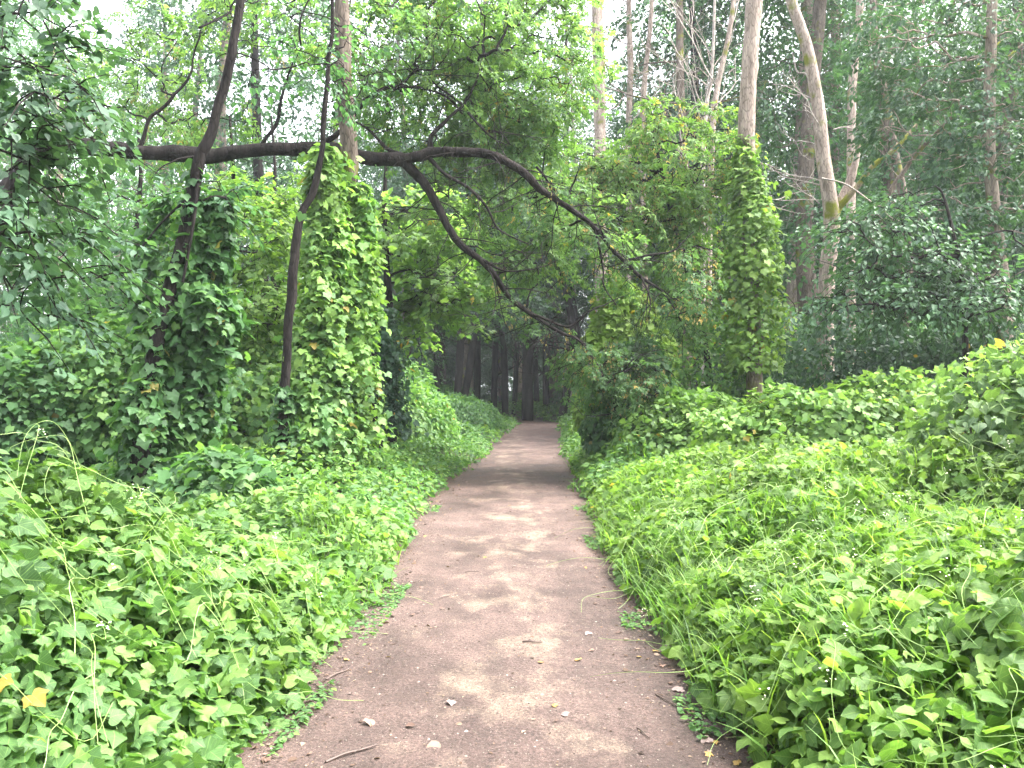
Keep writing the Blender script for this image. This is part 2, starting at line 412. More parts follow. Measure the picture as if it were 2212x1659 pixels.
def dirt_mat():
    m, n, l, out = nodes_of('damp_path_dirt')
    tc = n.new('ShaderNodeTexCoord')
    def nz(s, d, r=.55, sc=(1, 1, 1)):
        mp = n.new('ShaderNodeMapping'); mp.inputs['Scale'].default_value = sc; l.new(tc.outputs['Object'], mp.inputs[0])
        t = n.new('ShaderNodeTexNoise'); t.inputs['Scale'].default_value = s; t.inputs['Detail'].default_value = d; t.inputs['Roughness'].default_value = r
        l.new(mp.outputs[0], t.inputs['Vector']); return t.outputs[0]
    def ramp(x, a, ca, b, cb):
        c = n.new('ShaderNodeValToRGB'); e = c.color_ramp.elements
        e[0].position = a; e[0].color = (*ca, 1); e[1].position = b; e[1].color = (*cb, 1); l.new(x, c.inputs[0]); return c.outputs[0]
    def mix(f, a, b, mode='MIX'):
        q = n.new('ShaderNodeMix'); q.data_type = 'RGBA'; q.blend_type = mode
        if isinstance(f, (int, float)): q.inputs[0].default_value = f
        else: l.new(f, q.inputs[0])
        l.new(a, q.inputs[6])
        if isinstance(b, tuple): q.inputs[7].default_value = (*b, 1)
        else: l.new(b, q.inputs[7])
        return q.outputs[2]
    big = nz(.9, 6, .62, (1, .8, 1)); mid = nz(4.0, 8, .7); fine = nz(55, 6, .75); grit = nz(190, 3, .7)
    base = ramp(big, .36, (.066, .043, .038), .64, (.158, .110, .097))
    # paler patches, wandering down the middle
    sx = n.new('ShaderNodeSeparateXYZ'); l.new(tc.outputs['Object'], sx.inputs[0])
    dr = nz(2.3, 8, .68, (1, .7, 1))
    ax = n.new('ShaderNodeMath'); ax.operation = 'ABSOLUTE'; l.new(sx.outputs[0], ax.inputs[0])
    fall = n.new('ShaderNodeMapRange'); fall.inputs[1].default_value = .2; fall.inputs[2].default_value = 1.1; fall.inputs[3].default_value = .08; fall.inputs[4].default_value = -.12
    l.new(ax.outputs[0], fall.inputs[0])
    sm = n.new('ShaderNodeMath'); sm.operation = 'ADD'; l.new(dr, sm.inputs[0]); l.new(fall.outputs[0], sm.inputs[1])
    pm = n.new('ShaderNodeMapRange'); pm.inputs[1].default_value = .56; pm.inputs[2].default_value = .72; l.new(sm.outputs[0], pm.inputs[0])
    col = mix(pm.outputs[0], base, (.25, .19, .15))
    col = mix(.55, col, ramp(mid, .35, (.5, .48, .47), .65, (1.15, 1.12, 1.1)), 'MULTIPLY')
    col = mix(.75, col, ramp(fine, .36, (.30, .28, .28), .62, (1.35, 1.33, 1.3)), 'MULTIPLY')
    col = mix(.7, col, ramp(nz(120, 4, .8), .38, (.35, .33, .32), .6, (1.3, 1.28, 1.26)), 'MULTIPLY')
    col = mix(.5, col, ramp(nz(3.2, 5, .6, (1.6, .16, 1)), .38, (.72, .70, .69), .62, (1.2, 1.19, 1.17)), 'MULTIPLY')
    gm = n.new('ShaderNodeMapRange'); gm.inputs[1].default_value = .64; gm.inputs[2].default_value = .70; l.new(grit, gm.inputs[0])
    col = mix(gm.outputs[0], col, (.42, .36, .31))
    pb = n.new('ShaderNodeBsdfPrincipled'); l.new(col, pb.inputs['Base Color'])
    rr = n.new('ShaderNodeMapRange'); rr.inputs[1].default_value = .35; rr.inputs[2].default_value = .65; rr.inputs[3].default_value = .55; rr.inputs[4].default_value = .85
    l.new(big, rr.inputs[0]); l.new(rr.outputs[0], pb.inputs['Roughness']); pb.inputs['Specular IOR Level'].default_value = .35
    b1 = n.new('ShaderNodeBump'); b1.inputs['Strength'].default_value = 1.0; b1.inputs['Distance'].default_value = .02; l.new(fine, b1.inputs['Height'])
    b2 = n.new('ShaderNodeBump'); b2.inputs['Strength'].default_value = .7; b2.inputs['Distance'].default_value = .05; l.new(mid, b2.inputs['Height']); l.new(b1.outputs[0], b2.inputs['Normal'])
    l.new(b2.outputs[0], pb.inputs['Normal']); l.new(pb.outputs[0], out.inputs['Surface'])
    return m
M_DIRT = dirt_mat()
def soil_mat():
    m, n, l, out = nodes_of('forest_soil')
    tc = n.new('ShaderNodeTexCoord'); t = n.new('ShaderNodeTexNoise'); t.inputs['Scale'].default_value = 6; t.inputs['Detail'].default_value = 9; t.inputs['Roughness'].default_value = .7
    l.new(tc.outputs['Object'], t.inputs['Vector'])
    c = n.new('ShaderNodeValToRGB'); e = c.color_ramp.elements
    e[0].position = .36; e[0].color = (.025, .020, .012, 1); e[1].position = .64; e[1].color = (.085, .07, .035, 1); a = e.new(.52); a.color = (.035, .05, .018, 1)
    l.new(t.outputs[0], c.inputs[0])
    pb = n.new('ShaderNodeBsdfPrincipled'); pb.inputs['Roughness'].default_value = .9; l.new(c.outputs[0], pb.inputs['Base Color'])
    b = n.new('ShaderNodeBump'); b.inputs['Strength'].default_value = .8; b.inputs['Distance'].default_value = .05; l.new(t.outputs[0], b.inputs['Height']); l.new(b.outputs[0], pb.inputs['Normal'])
    l.new(pb.outputs[0], out.inputs['Surface']); return m
M_SOIL = soil_mat()

xs = np.concatenate([np.linspace(-400, -45, 8), np.linspace(-40, -6, 50), np.linspace(-5.8, 5.8, 110), np.linspace(6, 40, 50), np.linspace(45, 400, 8)])
ys = np.concatenate([np.linspace(-200, -10, 6), np.linspace(-6, 62, 260), np.linspace(66, 130, 24), np.linspace(150, 700, 6)])
grid_sheet('ground', xs, ys, ground_z, M_SOIL, label='dark forest soil under the plants')
# the path: one strip that follows the two edges
yy = np.concatenate([np.linspace(-5, 14, 260), np.linspace(14.1, 57, 180)])
uu = np.linspace(0, 1, 30)
PX = (XL(yy) - .42)[:, None] * (1 - uu) + (XR(yy) + .42)[:, None] * uu
PY = np.repeat(yy[:, None], 30, 1)
_e = np.maximum(XL(PY) - PX, PX - XR(PY))
PZ = .022 + .018 * noise(np.stack([PX, PY], -1), 1.3) + .006 * noise(np.stack([PX, PY], -1), 6) - .05 * np.clip(_e, -.2, .42) ** 1 * 0 - np.clip(_e - .12, 0, 1) * .12
PZ += .012 * np.exp(-((PX - (XL(PY) + XR(PY)) / 2) / .35) ** 2)
pv = np.stack([PX, PY, PZ], -1).reshape(-1, 3)
ii = (np.arange(len(yy) - 1)[:, None] * 30 + np.arange(29)[None, :]).ravel()
pf = np.stack([ii, ii + 1, ii + 31, ii + 30], -1)
po = raw_mesh('path', pv, pf.ravel(), np.full(len(pf), 4), M_DIRT, smooth=True); po['kind'] = 'structure'; po['label'] = 'brown damp dirt path running into the wood'
def path_z(x, y):
    xl, xr = XL(y), XR(y)
    return .022 + .018 * float(noise(np.array([[x, y]]), 1.3)[0]) + .006 * float(noise(np.array([[x, y]]), 6)[0]) + .012 * math.exp(-((x - (xl + xr) / 2) / .35) ** 2)

# ------------------------------------------------------------------ low vine carpet, grass (stuff)
def scatter_cover(bag, x, y, tmpl, smin, smax, depth, mean, sd=.17, old=.002, tilt=.62):
    n = len(x)
    h = cover_h(x, y); g = ground_z(x, y)
    z = np.maximum(h - rng.exponential(depth, n) * np.clip(h - g, .05, 1) / .4, g + .02)
    d = .12
    gx = (cover_h(x + d, y) - cover_h(x - d, y)) / (2 * d); gy = (cover_h(x, y + d) - cover_h(x, y - d)) / (2 * d)
    nr = unit(np.stack([-gx * .8, -gy * .8, np.ones(n)], -1)) + rng.normal(size=(n, 3)) * tilt
    a = rng.uniform(0, 6.283, n)
    tp = np.stack([np.cos(a) - gx * .3, np.sin(a) - gy * .3 - .1, -rng.uniform(-.2, .75, n)], -1)
    pz = np.stack([x, y, z], -1)
    clump = .13 * noise(np.stack([x, y], -1), 1.7)
    leaves(bag, tmpl, pz, tp, unit(nr), rng.uniform(smin, smax, n) * (0.75 + .5 * rng.random(n)), vary(tints(n, mean, sd, old), clump))

def field(n, x0, x1, y0, y1, e0=0.0, emax=99, bias=1.0):
    y = y0 + (y1 - y0) * rng.random(n) ** bias; x = rng.uniform(x0, x1, n)
    # only what stands in view
    m = (np.abs(x) < y * .78 + 1.5)
    x, y = x[m], y[m]; e = edge(x, y)
    m = (e > e0 + rng.exponential(.06, len(x))) & (e < emax)
    return x[m], y[m]

# left, near: broad lobed leaves of the vines by the camera
b = Bag(); x, y = field(38000, -4.8, -.9, 1.2, 5.4)
scatter_cover(b, x, y, STARS * 2 + HEARTS + [OVATE], .04, .092, .14, .52, old=.0004)
yx, yy_ = np.array([-1.54, -1.47, -1.40]), np.array([2.42, 2.46, 2.38])
leaves(b, STARS[0], np.stack([yx, yy_, cover_h(yx, yy_) + .05], -1), np.array([[.2, -.8, -.6], [1., -.5, -.4], [-.6, -.6, -.5]]), unit(np.array([[0, -.8, .6], [.2, -.6, .8], [0, -.7, .7]])), np.array([.08, .07, .005]), np.array([.985, .985, .985]))
x, y = field(16000, -7, -.9, 4.6, 9.0); scatter_cover(b, x, y, FAR + [OVATE], .05, .09, .08, .54, old=.0015)
o = b.build('vine_ground_cover', N_VINE, smooth=True); tag(o, 'broad lobed vine leaves covering the bank at the near left of the path', kind='stuff')
b = Bag(); x, y = field(80000, -16, -.3, 8.5, 24, bias=1.3); scatter_cover(b, x, y, OVATE, .065, .11, .06, .52)
x, y = field(60000, -26, 2, 23, 60); scatter_cover(b, x, y, DIAMOND, .12, .2, .08, .45)
o = b.build('vine_ground_cover', M_VINE); tag(o, 'low green vine carpet stretching back along the left of the path', kind='stuff')
# right
b = Bag(); x, y = field(38000, .85, 6.5, 1.6, 7.0); scatter_cover(b, x, y, STARS * 2 + [OVATE, TRIPLE] + HEARTS[:1], .04, .088, .15, .52, old=.0006)
x, y = field(2600, .85, 4.5, 1.4, 4.2); scatter_cover(b, x, y, STARS + HEARTS[:2], .075, .115, .08, .5, old=.001)
x, y = field(26000, .85, 9, 6.6, 12); scatter_cover(b, x, y, FAR + [OVATE], .05, .09, .09, .55, old=.0015)
o = b.build('vine_ground_cover', N_SUNNY, smooth=True); tag(o, 'sunny yellow-green vine leaves covering the bank at the near right of the path', kind='stuff')
b = Bag(); x, y = field(60000, 1, 18, 11.5, 26, bias=1.3); scatter_cover(b, x, y, OVATE, .07, .12, .06, .55)
x, y = field(50000, 1.5, 30, 25, 60); scatter_cover(b, x, y, DIAMOND, .12, .2, .08, .45)
o = b.build('vine_ground_cover', M_VINE); tag(o, 'low green carpet stretching back along the right of the path', kind='stuff')

# creeping small leaves along the ragged edges
b = Bag()
for side in (-1, 1):
    n = 9000; y = rng.uniform(1.8, 16, n) ** 1.0; e = rng.exponential(.12, n) - .17
    x = np.where(side < 0, XL(y) - e, XR(y) + e)
    keepm = (noise(np.stack([x, y], -1), 2.2) > -.15 + .3 * rng.random(n) + .5 * (e < -.02)) & (rng.random(n) < .8)
    x, y, e = x[keepm], y[keepm], e[keepm]; n = len(x)
    z = .03 + rng.random(n) * np.clip(e + .1, .02, .25) * .5
    a = rng.uniform(0, 6.28, n)
    leaves(b, OVATE, np.stack([x, y, z], -1), np.stack([np.cos(a), np.sin(a), -.1 * np.ones(n)], -1), unit(np.array([0, 0, 1.]) + rng.normal(size=(n, 3)) * .35), rng.uniform(.018, .04, n), tints(n, .4, .2))
o = b.build('creeping_weeds', M_VINE); tag(o, 'tiny dark green weeds creeping over the dirt at the path edges', kind='stuff')

# grass blades
def grass(bag, n, xr_, yr_, side, hmin, hmax, emax):
    x, y = field(n, *xr_, *yr_, 0.0, emax); n = len(x)
    pk = noise(np.stack([x, y], -1), 1.5) > rng.normal(-.1, .25, n); x, y = x[pk], y[pk]; n = len(x)
    h0 = ground_z(x, y) + .0; L = rng.uniform(hmin, hmax, n); top = cover_h(x, y)
    a = rng.uniform(0, 6.28, n); lean = rng.uniform(.25, .9, n)
    dx, dy = np.cos(a) * lean, np.sin(a) * lean
    base = np.stack([x, y, np.maximum(top - L * .75, h0)], -1)
    k = 5; t = np.linspace(0, 1, k)
    w = rng.uniform(.003, .009, n)[:, None] * (1 - t ** 2 * .97)
    cx = base[:, None, 0] + dx[:, None] * (t ** 1.8) * L[:, None]; cyy = base[:, None, 1] + dy[:, None] * (t ** 1.8) * L[:, None]
    cz = base[:, None, 2] + L[:, None] * (t - .42 * lean[:, None] * t ** 3)
    sx, sy = -np.sin(a + rng.normal(0, .5, n)), np.cos(a)
    A = np.stack([cx - sx[:, None] * w, cyy - sy[:, None] * w, cz], -1); B = np.stack([cx + sx[:, None] * w, cyy + sy[:, None] * w, cz], -1)
    v = np.stack([A, B], 2).reshape(n, -1, 3)
    q = np.array([[2 * i, 2 * i + 1, 2 * i + 3, 2 * i + 2] for i in range(k - 1)])
    f = (q[None] + (np.arange(n) * 2 * k)[:, None, None]).reshape(-1, 4)
    bag.add(v.reshape(-1, 3), f, np.repeat(tints(n, .5, .2, 0), k - 1))
b = Bag(); grass(b, 8000, (.85, 4.2), (1.8, 7.5), 1, .22, .58, 2.8); grass(b, 4200, (.85, 2.4), (1.8, 9), 1, .2, .5, .55); grass(b, 8000, (.85, 5), (6.5, 18), 1, .25, .5, 1.3)
o = b.build('grass', M_GRASS); tag(o, 'long green grass blades arching out of the vines at the right of the path', kind='stuff')
b = Bag(); grass(b, 5000, (-3.5, -.85), (2.2, 7.5), -1, .15, .4, .9); grass(b, 6000, (-5, -.5), (7, 20), -1, .15, .35, .8)
o = b.build('grass', M_GRASS); tag(o, 'thin grass blades among the vines at the left of the path', kind='stuff')

# long pale runners and tendrils
def tendrils(bag, n, xr_, yr_, flowers=None, lift=.06):
    x, y = field(n, *xr_, *yr_, .1)
    for i in range(len(x)):
        p = np.array([x[i], y[i], 0.]); a = rng.uniform(0, 6.28); L = rng.uniform(.25, .9); pts = []
        arch = rng.uniform(.01, .14)
        for t in np.linspace(0, 1, 7):
            q = p + np.array([math.cos(a), math.sin(a), 0]) * L * t
            q[2] = float(cover_h(q[0:1], q[1:2])[0]) + lift * .4 + arch * math.sin(t * math.pi) - .05
            a += rng.normal(0, .18); pts.append(q)
        tube(bag, pts, [.0016, .0009], n=22, seg=4)
        if flowers is not None and rng.random() < .22:
            q = pts[rng.integers(2, 6)]
            k = rng.integers(5, 12)
            c = q + np.array([0, 0, .05]) + rng.normal(size=(k, 3)) * [.016, .016, .024]
            aa = rng.uniform(0, 6.28, k)
            leaves(flowers, OVATE, c, np.stack([np.cos(aa), np.sin(aa), .3 * np.ones(k)], -1), unit(np.array([0, -.3, 1.]) + rng.normal(size=(k, 3)) * .6), rng.uniform(.008, .014, k), tints(k))
b = Bag(); fl = Bag()
tendrils(b, 330, (-4.4, -.9), (1.6, 6), fl); tendrils(b, 420, (.9, 6), (1.8, 8), fl)
o = b.build('vine_runners', M_STEM); tag(o, 'thin pale green vine stems looping over the leaves', kind='stuff')
o = fl.build('small_flowers', M_FLOWER); tag(o, 'tiny cream flower heads dotted over the vines', kind='stuff')

# gravel grit on the path
b = Bag(); n = 20000
y = 1.8 + 9 * rng.random(n) ** 1.6; u = rng.random(n); x = XL(y) * (1 - u) + XR(y) * u
z = np.array([path_z(a, c) for a, c in zip(x, y)])
OCT = (np.array([(1, 0, 0), (-1, 0, 0), (0, 1, 0), (0, -1, 0), (0, 0, .6), (0, 0, -.6)], float), np.array([[0, 2, 4], [2, 1, 4], [1, 3, 4], [3, 0, 4], [2, 0, 5], [1, 2, 5], [3, 1, 5], [0, 3, 5]]))
a = rng.uniform(0, 6.28, n)
leaves(b, OCT, np.stack([x, y, z + .001], -1), np.stack([np.cos(a), np.sin(a), 0 * a], -1), np.tile([0, 0, 1.], (n, 1)) + rng.normal(size=(n, 3)) * .1, .0014 + rng.exponential(.0013, n), rng.random(n) * .9)
M_GRIT = leaf_mat('grit', (.04, .03, .026), (.14, .11, .09), (.32, .27, .23), old=(.4, .36, .32), trans=0, rough=.8)
o = b.build('gravel', M_GRIT); tag(o, 'fine gravel grit scattered over the dirt path', kind='stuff')

b = Bag(); n = 15000
y = 1.8 + 20 * rng.random(n) ** 1.4; e = rng.exponential(.13, n) - .12
side = rng.random(n) < .5
x = np.where(side, XL(y) + e, XR(y) - e)
far = rng.random(n) < .12; x = np.where(far, XL(y) + rng.random(n) * (XR(y) - XL(y)), x)
z = np.array([path_z(a, c) for a, c in zip(x, y)]) + .004
a = rng.uniform(0, 6.28, n)
leaves(b, OVATE, np.stack([x, y, z], -1), np.stack([np.cos(a), np.sin(a), .1 * rng.normal(size=n)], -1), unit(np.array([0, 0, 1.]) + rng.normal(size=(n, 3)) * .3), .006 + rng.exponential(.007, n), rng.random(n) * .95)
M_CRUMB = leaf_mat('leaf_crumbs', (.035, .024, .018), (.11, .07, .05), (.27, .20, .15), old=(.30, .2, .06), trans=.1, rough=.8, spec=.2)
o = b.build('leaf_litter', M_CRUMB); tag(o, 'crumbled brown leaf litter drifted along the path edges', kind='stuff')

# ------------------------------------------------------------------ foliage builders
def spray(C, D, L, W, k):
    """k leaves along each drooping twig: C starts, D directions"""
    M = len(C); u = rng.random((M, k)); v = rng.uniform(-1, 1, (M, k))
    D = unit(D); S = unit(np.cross(D, np.array([0, 0, 1.]) + rng.normal(size=(M, 3)) * .25)); U = np.cross(S, D)
    w = W * np.sqrt(np.clip(1.05 - u, 0, 1)) * (0.35 + u)
    p = C[:, None] + D[:, None] * (u * L)[..., None] + S[:, None] * (v * w)[..., None] + U[:, None] * (rng.normal(size=(M, k)) * .07 * L)[..., None]
    p[..., 2] -= (u ** 2) * L * .25 + np.abs(v) * w * .2
    t = D[:, None] * .7 + S[:, None] * (np.sign(v) * rng.uniform(.2, 1.2, (M, k)))[..., None] + np.array([0, 0, -.45]) + rng.normal(size=(M, k, 3)) * .25
    nn = U[:, None] * .6 + np.array([0, 0, .8]) + rng.normal(size=(M, k, 3)) * .42
    return p.reshape(-1, 3), t.reshape(-1, 3), unit(nn.reshape(-1, 3))

def blob(c, r, n, shell=.5, lump=.25, f=.9, flat=1.0, gap=-9.):
    """n points in a lumpy ellipsoid, denser to the outside"""
    c = np.asarray(c, float); r = np.asarray(r, float)
    d = unit(rng.normal(size=(n, 3))); q = rng.random(n) ** (1 / 3.) ; q = q * (1 - shell) + shell * (1 - (1 - q) * .5)
    q = q * (1 + lump * noise(d * 3 + c, f))
    p = c + d * r * q[:, None]
    if gap > -5:
        m = noise(p, .55 * f + .4) > gap; p, d = p[m], d[m]
    return p, d

def crown(bag, blobs, L=.5, W=.22, k=26, leaf=OVATE, size=.09, mean=.5, sd=.15, old=0., twigs=None, down=-.25, gap=-.55, lump=.28, seeds=None, tone=.12):
    allp = []
    for (c, r, n) in blobs:
        p, d = blob(c, r, n, gap=gap, lump=lump)
        D = d * np.array([1, 1, .35]) + rng.normal(size=p.shape) * .45 + np.array([0, 0, down])
        lp, lt, ln = spray(p, D, L, W, k)
        sz = size * rng.uniform(.65, 1.25, len(lp))
        tt = vary(tints(len(lp), mean, sd, old), np.repeat(tone * noise(p, 1.3), k))
        leaves(bag, leaf, lp, lt, ln, sz, tt)
        if twigs is not None:
            Du = unit(D)
            for i in range(len(p)):
                q = np.array([p[i], p[i] + Du[i] * L * .5 + [0, 0, -.04 * L], p[i] + Du[i] * L + [0, 0, -.25 * L]])
                tube(twigs, q, [.007, .002], seg=3, raw=True)
        if seeds is not None:
            m = rng.random(len(p)) < seeds[1]
            q = p[m]
            for _ in range(14):
                qq = q + rng.normal(size=q.shape) * [.06, .06, .09] + [0, 0, -.12]
                nq = len(qq); 
                if nq: leaves(seeds[0], DIAMOND, qq, rng.normal(size=(nq, 3)) * .25 + [0, 0, -1.], unit(rng.normal(size=(nq, 3)) + [0, -.6, 0]), rng.uniform(.04, .065, nq), tints(nq, .5, .25))
        allp.append(p)
    return np.concatenate(allp)

def limbs_to(bag, path, targets, base=.0045, rmax=.07, seg=4):
    """twigs and limbs that join every leaf cluster to the trunk, each to its nearest neighbour nearer the trunk"""
    path = np.asarray(path)[2:]; T = np.asarray(targets)
    dt = np.sqrt(((T[:, None] - path[None]) ** 2 * [1, 1, .7]).sum(-1))
    order = np.argsort(dt.min(1)); nodes_ = list(path); n0 = len(path); par = []
    arr = np.zeros((n0 + len(T), 3)); arr[:n0] = path; cost = np.zeros(n0 + len(T))
    for k, q in enumerate(T[order]):
        m = n0 + k; v = q - arr[:m]
        dd = np.linalg.norm(v, axis=1) + np.maximum(0, arr[:m, 2] - q[2]) * .5 + .35 * cost[:m]
        p = int(np.argmin(dd)); par.append(p); arr[m] = q; cost[m] = cost[p] + np.linalg.norm(v[p])
    cnt = np.ones(n0 + len(T))
    for k in range(len(T) - 1, -1, -1):
        if par[k] >= n0: cnt[par[k]] += cnt[n0 + k]
    for k in range(len(T)):
        a, q = arr[par[k]], arr[n0 + k]; r = min(rmax, base * math.sqrt(cnt[n0 + k]) + .002)
        tube(bag, wander(a, q, .07, 4, .04), [r, r * .8], n=6, seg=seg)

def hang_shell(bag, path, rad, n, leaf, size, mean, sd=.15, old=.01, face=None, thick=.34, tone=.16, lump=.5):
    """leaves hanging like shingles all round a line"""
    c = smooth_path(path, 60); rad = np.interp(np.linspace(0, 1, 60), np.linspace(0, 1, len(rad)), rad)
    u = rng.random(n); i = (u * 59).astype(int); f = (u * 59 - i)[:, None]
    p0 = c[i] * (1 - f) + c[np.minimum(i + 1, 59)] * f; r = rad[i]
    a = rng.uniform(0, 6.283, n); d = np.stack([np.cos(a), np.sin(a), 0 * a], -1)
    rr = r * (1 - np.minimum(rng.exponential(thick, n), .8)) * (1 + lump * noise(np.concatenate([d[:, :2] * 1.2, p0[:, 2:] * 1.3], -1) + c[0], 1.1))
    p = p0 + d * rr[:, None]
    p += d * (rng.random(n) < .12)[:, None] * rng.exponential(.10, n)[:, None]
    nn = d * .7 + np.array([0, 0, 1.0]) + rng.normal(size=(n, 3)) * .5
    t = d * .55 + np.array([0, 0, -.7]) + rng.normal(size=(n, 3)) * .5
    leaves(bag, leaf, p, t, unit(nn), size * rng.uniform(.55, 1.35, n), vary(tints(n, mean, sd, old), tone * noise(p, 1.5)))

def mound_leaves(bag, c, r, n, leaf, size, mean, sd=.15, old=.004, thick=.10, hang=.4, lump=.16, zmin=None):
    c = np.asarray(c, float); r = np.asarray(r, float)
    d = unit(rng.normal(size=(int(n * 1.8), 3))); d = d[d[:, 2] > -.12][:n]; n = len(d)
    q = (1 - np.minimum(rng.exponential(thick, n), .7)) * (1 + lump * noise(d * r * 1.3 + c, .9) + lump * .5 * noise(d * r + c, 3))
    p = c + d * r * q[:, None]
    if zmin is not None: p[:, 2] = np.maximum(p[:, 2], zmin + rng.random(n) * .1)
    up = np.array([0, 0, 1.])
    nn = unit(d / r) * .8 + up * .6 + rng.normal(size=(n, 3)) * .38
    t = d * .5 - up * (hang + .6 * (1 - d[:, 2:3])) + rng.normal(size=(n, 3)) * .4
    leaves(bag, leaf, p, t, unit(nn), size * rng.uniform(.6, 1.25, n), vary(tints(n, mean, sd, old), .13 * noise(p, 1.6)))

def mound_stems(bag, c, r, n, rad=.008):
    c = np.asarray(c, float); r = np.asarray(r, float)
    for i in range(n):
        d = unit(rng.normal(size=3)); d[2] = abs(d[2]) * .9
        a = c + np.array([rng.normal() * .3 * r[0], rng.normal() * .3 * r[1], -c[2]]); a[2] = 0
        tube(bag, wander(a, c + d * r * .9, .08, 4, .15), [rad * 1.6, rad * .6], n=8, seg=4)

def on_root(root, *objs):
    for o in objs:
        if o is not None: keep(o, root)

def foot(x, Y): q = P(x, 900, Y); q[2] = 0; return q
# ------------------------------------------------------------------ the tree that arches over the path
Y0 = 12.6
def Q(x, y, Y=Y0): return P(x, y, Y)
base = np.array([-8.6, 12.8, -.1])
arch = thing('arching_tree', 'dark tree whose trunk leans over the path and forks into two drooping limbs', 'tree', tuple(base))
tr = Bag()
trunk_pts = [base, [-8.7, 12.7, 2.2], [-8.1, 12.7, 4.4], Q(100, 318), Q(260, 322), Q(440, 332), Q(560, 322), Q(690, 318), Q(800, 337), Q(880, 346)]
trunk_c = tube(tr, trunk_pts, [.27, .23, .18, .135, .12, .12, .112, .108, .104, .10], n=110, seg=14, rough=.08, kink=.05)
lb1, lb2 = Bag(), Bag()
l1 = [Q(872, 345), Q(915, 385), Q(950, 450), Q(990, 515), Q(1040, 560), Q(1075, 600), Q(1100, 640, 12.8), Q(1150, 675, 13), Q(1200, 710, 13.1), Q(1262, 745, 13.2), Q(1312, 830, 13.3), Q(1340, 900, 13.4)]
c1 = tube(lb1, l1, [.074, .070, .064, .057, .050, .044, .039, .034, .03, .025, .018, .009], n=110, seg=10, rough=.11, kink=.06)
l2 = [Q(868, 345), Q(930, 326, 12.5), Q(1000, 325, 12.4), Q(1080, 340, 12.4), Q(1130, 372, 12.5), Q(1165, 415, 12.6), Q(1230, 450, 12.8), Q(1285, 492, 13), Q(1330, 545, 13.2), Q(1385, 592, 13.4), Q(1440, 628, 13.6), Q(1475, 700, 13.8)]
c2 = tube(lb2, l2, [.082, .078, .074, .070, .063, .055, .047, .040, .033, .026, .018, .009], n=110, seg=10, rough=.11, kink=.06)
br = Bag()
side = [([Q(690, 318), Q(735, 285), Q(800, 215), Q(870, 185), Q(960, 205), Q(1000, 240)], .05, .012),
        ([Q(850, 195), Q(900, 155), Q(935, 150)], .025, .01),
        ([Q(930, 326), Q(935, 290), Q(955, 262), Q(1000, 222), Q(1035, 165), Q(1045, 120)], .045, .01),
        ([Q(1000, 222), Q(940, 180), Q(925, 160)], .022, .006),
        ([Q(1010, 235), Q(1060, 290), Q(1100, 312)], .022, .006),
        ([Q(880, 335), Q(840, 318), Q(805, 285), Q(770, 262)], .04, .01),
        ([Q(925, 330), Q(960, 370, 12.2), Q(1020, 405, 12.1), Q(1060, 450, 12.1), Q(1085, 500, 12.2), Q(1140, 530, 12.3)], .035, .01),
        ([Q(1160, 360), Q(1195, 420, 12.9), Q(1210, 480, 13)], .02, .006),
        ([Q(1285, 492, 13), Q(1300, 560, 13), Q(1305, 620, 13), Q(1330, 660, 13)], .022, .008),
        ([Q(1385, 592, 13.4), Q(1405, 640, 13.3), Q(1402, 700, 13.3)], .02, .006),
        ([Q(1230, 420, 12.8), Q(1255, 350, 12.6)], .02, .006), ([Q(1360, 560, 13.3), Q(1450, 540, 13.3), Q(1500, 500, 13.3)], .022, .006),
        ([Q(440, 332), Q(380, 340, 12.2), Q(330, 380, 12)], .02, .006), ([Q(1040, 560), Q(1110, 590, 12.4), Q(1200, 560, 12.2)], .024, .006),
        ([Q(1150, 675, 13), Q(1230, 700, 12.8), Q(1290, 660, 12.7), Q(1350, 640, 12.7)], .022, .006), ([Q(560, 322), Q(600, 250), Q(615, 180), Q(650, 100)], .04, .012),
        ([Q(300, 322), Q(330, 250), Q(400, 170), Q(430, 60)], .04, .012)]
for pts, a, z_ in side: tube(br, pts, [a, z_], n=9 * len(pts), seg=7, rough=.12, kink=.05)
for pth, rr in ((c1, .012), (c2, .012)):
    for i in range(8, len(pth), 3):
        d = rng.normal(size=3) * [1, .8, .5] + [0, 0, -.3]
        bare(br, pth[i], d, rng.uniform(.4, 1.1), .011, 2, .8, -.25, 4)
for pts, a, z_ in side[:7]:
    s_ = smooth_path(pts, 12)
    for i in range(3, 12, 2): bare(br, s_[i], rng.normal(size=3) * [1, .7, .7], rng.uniform(.4, .9), .009, 1, .8, .0, 4)
cr, sd_ = Bag(), Bag()
blobs = [(Q(980, 190, 14.0), (1.9, .9, 1.3), 130), (Q(1150, 130, 14.0), (1.2, .9, 1.3), 120), (Q(780, 130, 13.8), (1.6, .8, 1.1), 90), (Q(560, 200, 13.9), (1.6, .8, 1.2), 95),
         (Q(330, 200, 13.9), (1.5, .8, 1.3), 85), (Q(720, 20, 13.9), (2.4, 1.1, 1.2), 120), (Q(1030, 10, 13.9), (1.9, 1.1, 1.1), 150), (Q(1090, 270, 14.1), (.9, .6, .6), 90),
         (Q(1150, 440, 14.1), (1.0, .6, .5), 50), (Q(1230, 520, 14.1), (.9, .5, .4), 40), (Q(1130, 560, 13.9), (.7, .5, .4), 40), (Q(1010, 430, 14.1), (.7, .5, .6), 30), (Q(940, 90, 12.6), (1.4, .4, .8), 40)]
tp = crown(cr, blobs, L=.5, W=.2, k=20, leaf=[COMPOUND, TRIPLE], size=.15, mean=.58, old=.004, twigs=br, gap=-.3, seeds=(sd_, .16))
blobs2 = [(Q(1280, 770, 13.4), (.5, .4, .3), 44), (Q(1370, 830, 13.6), (.6, .4, .5), 90), (Q(1490, 600, 13.8), (.4, .5, .6), 30)]
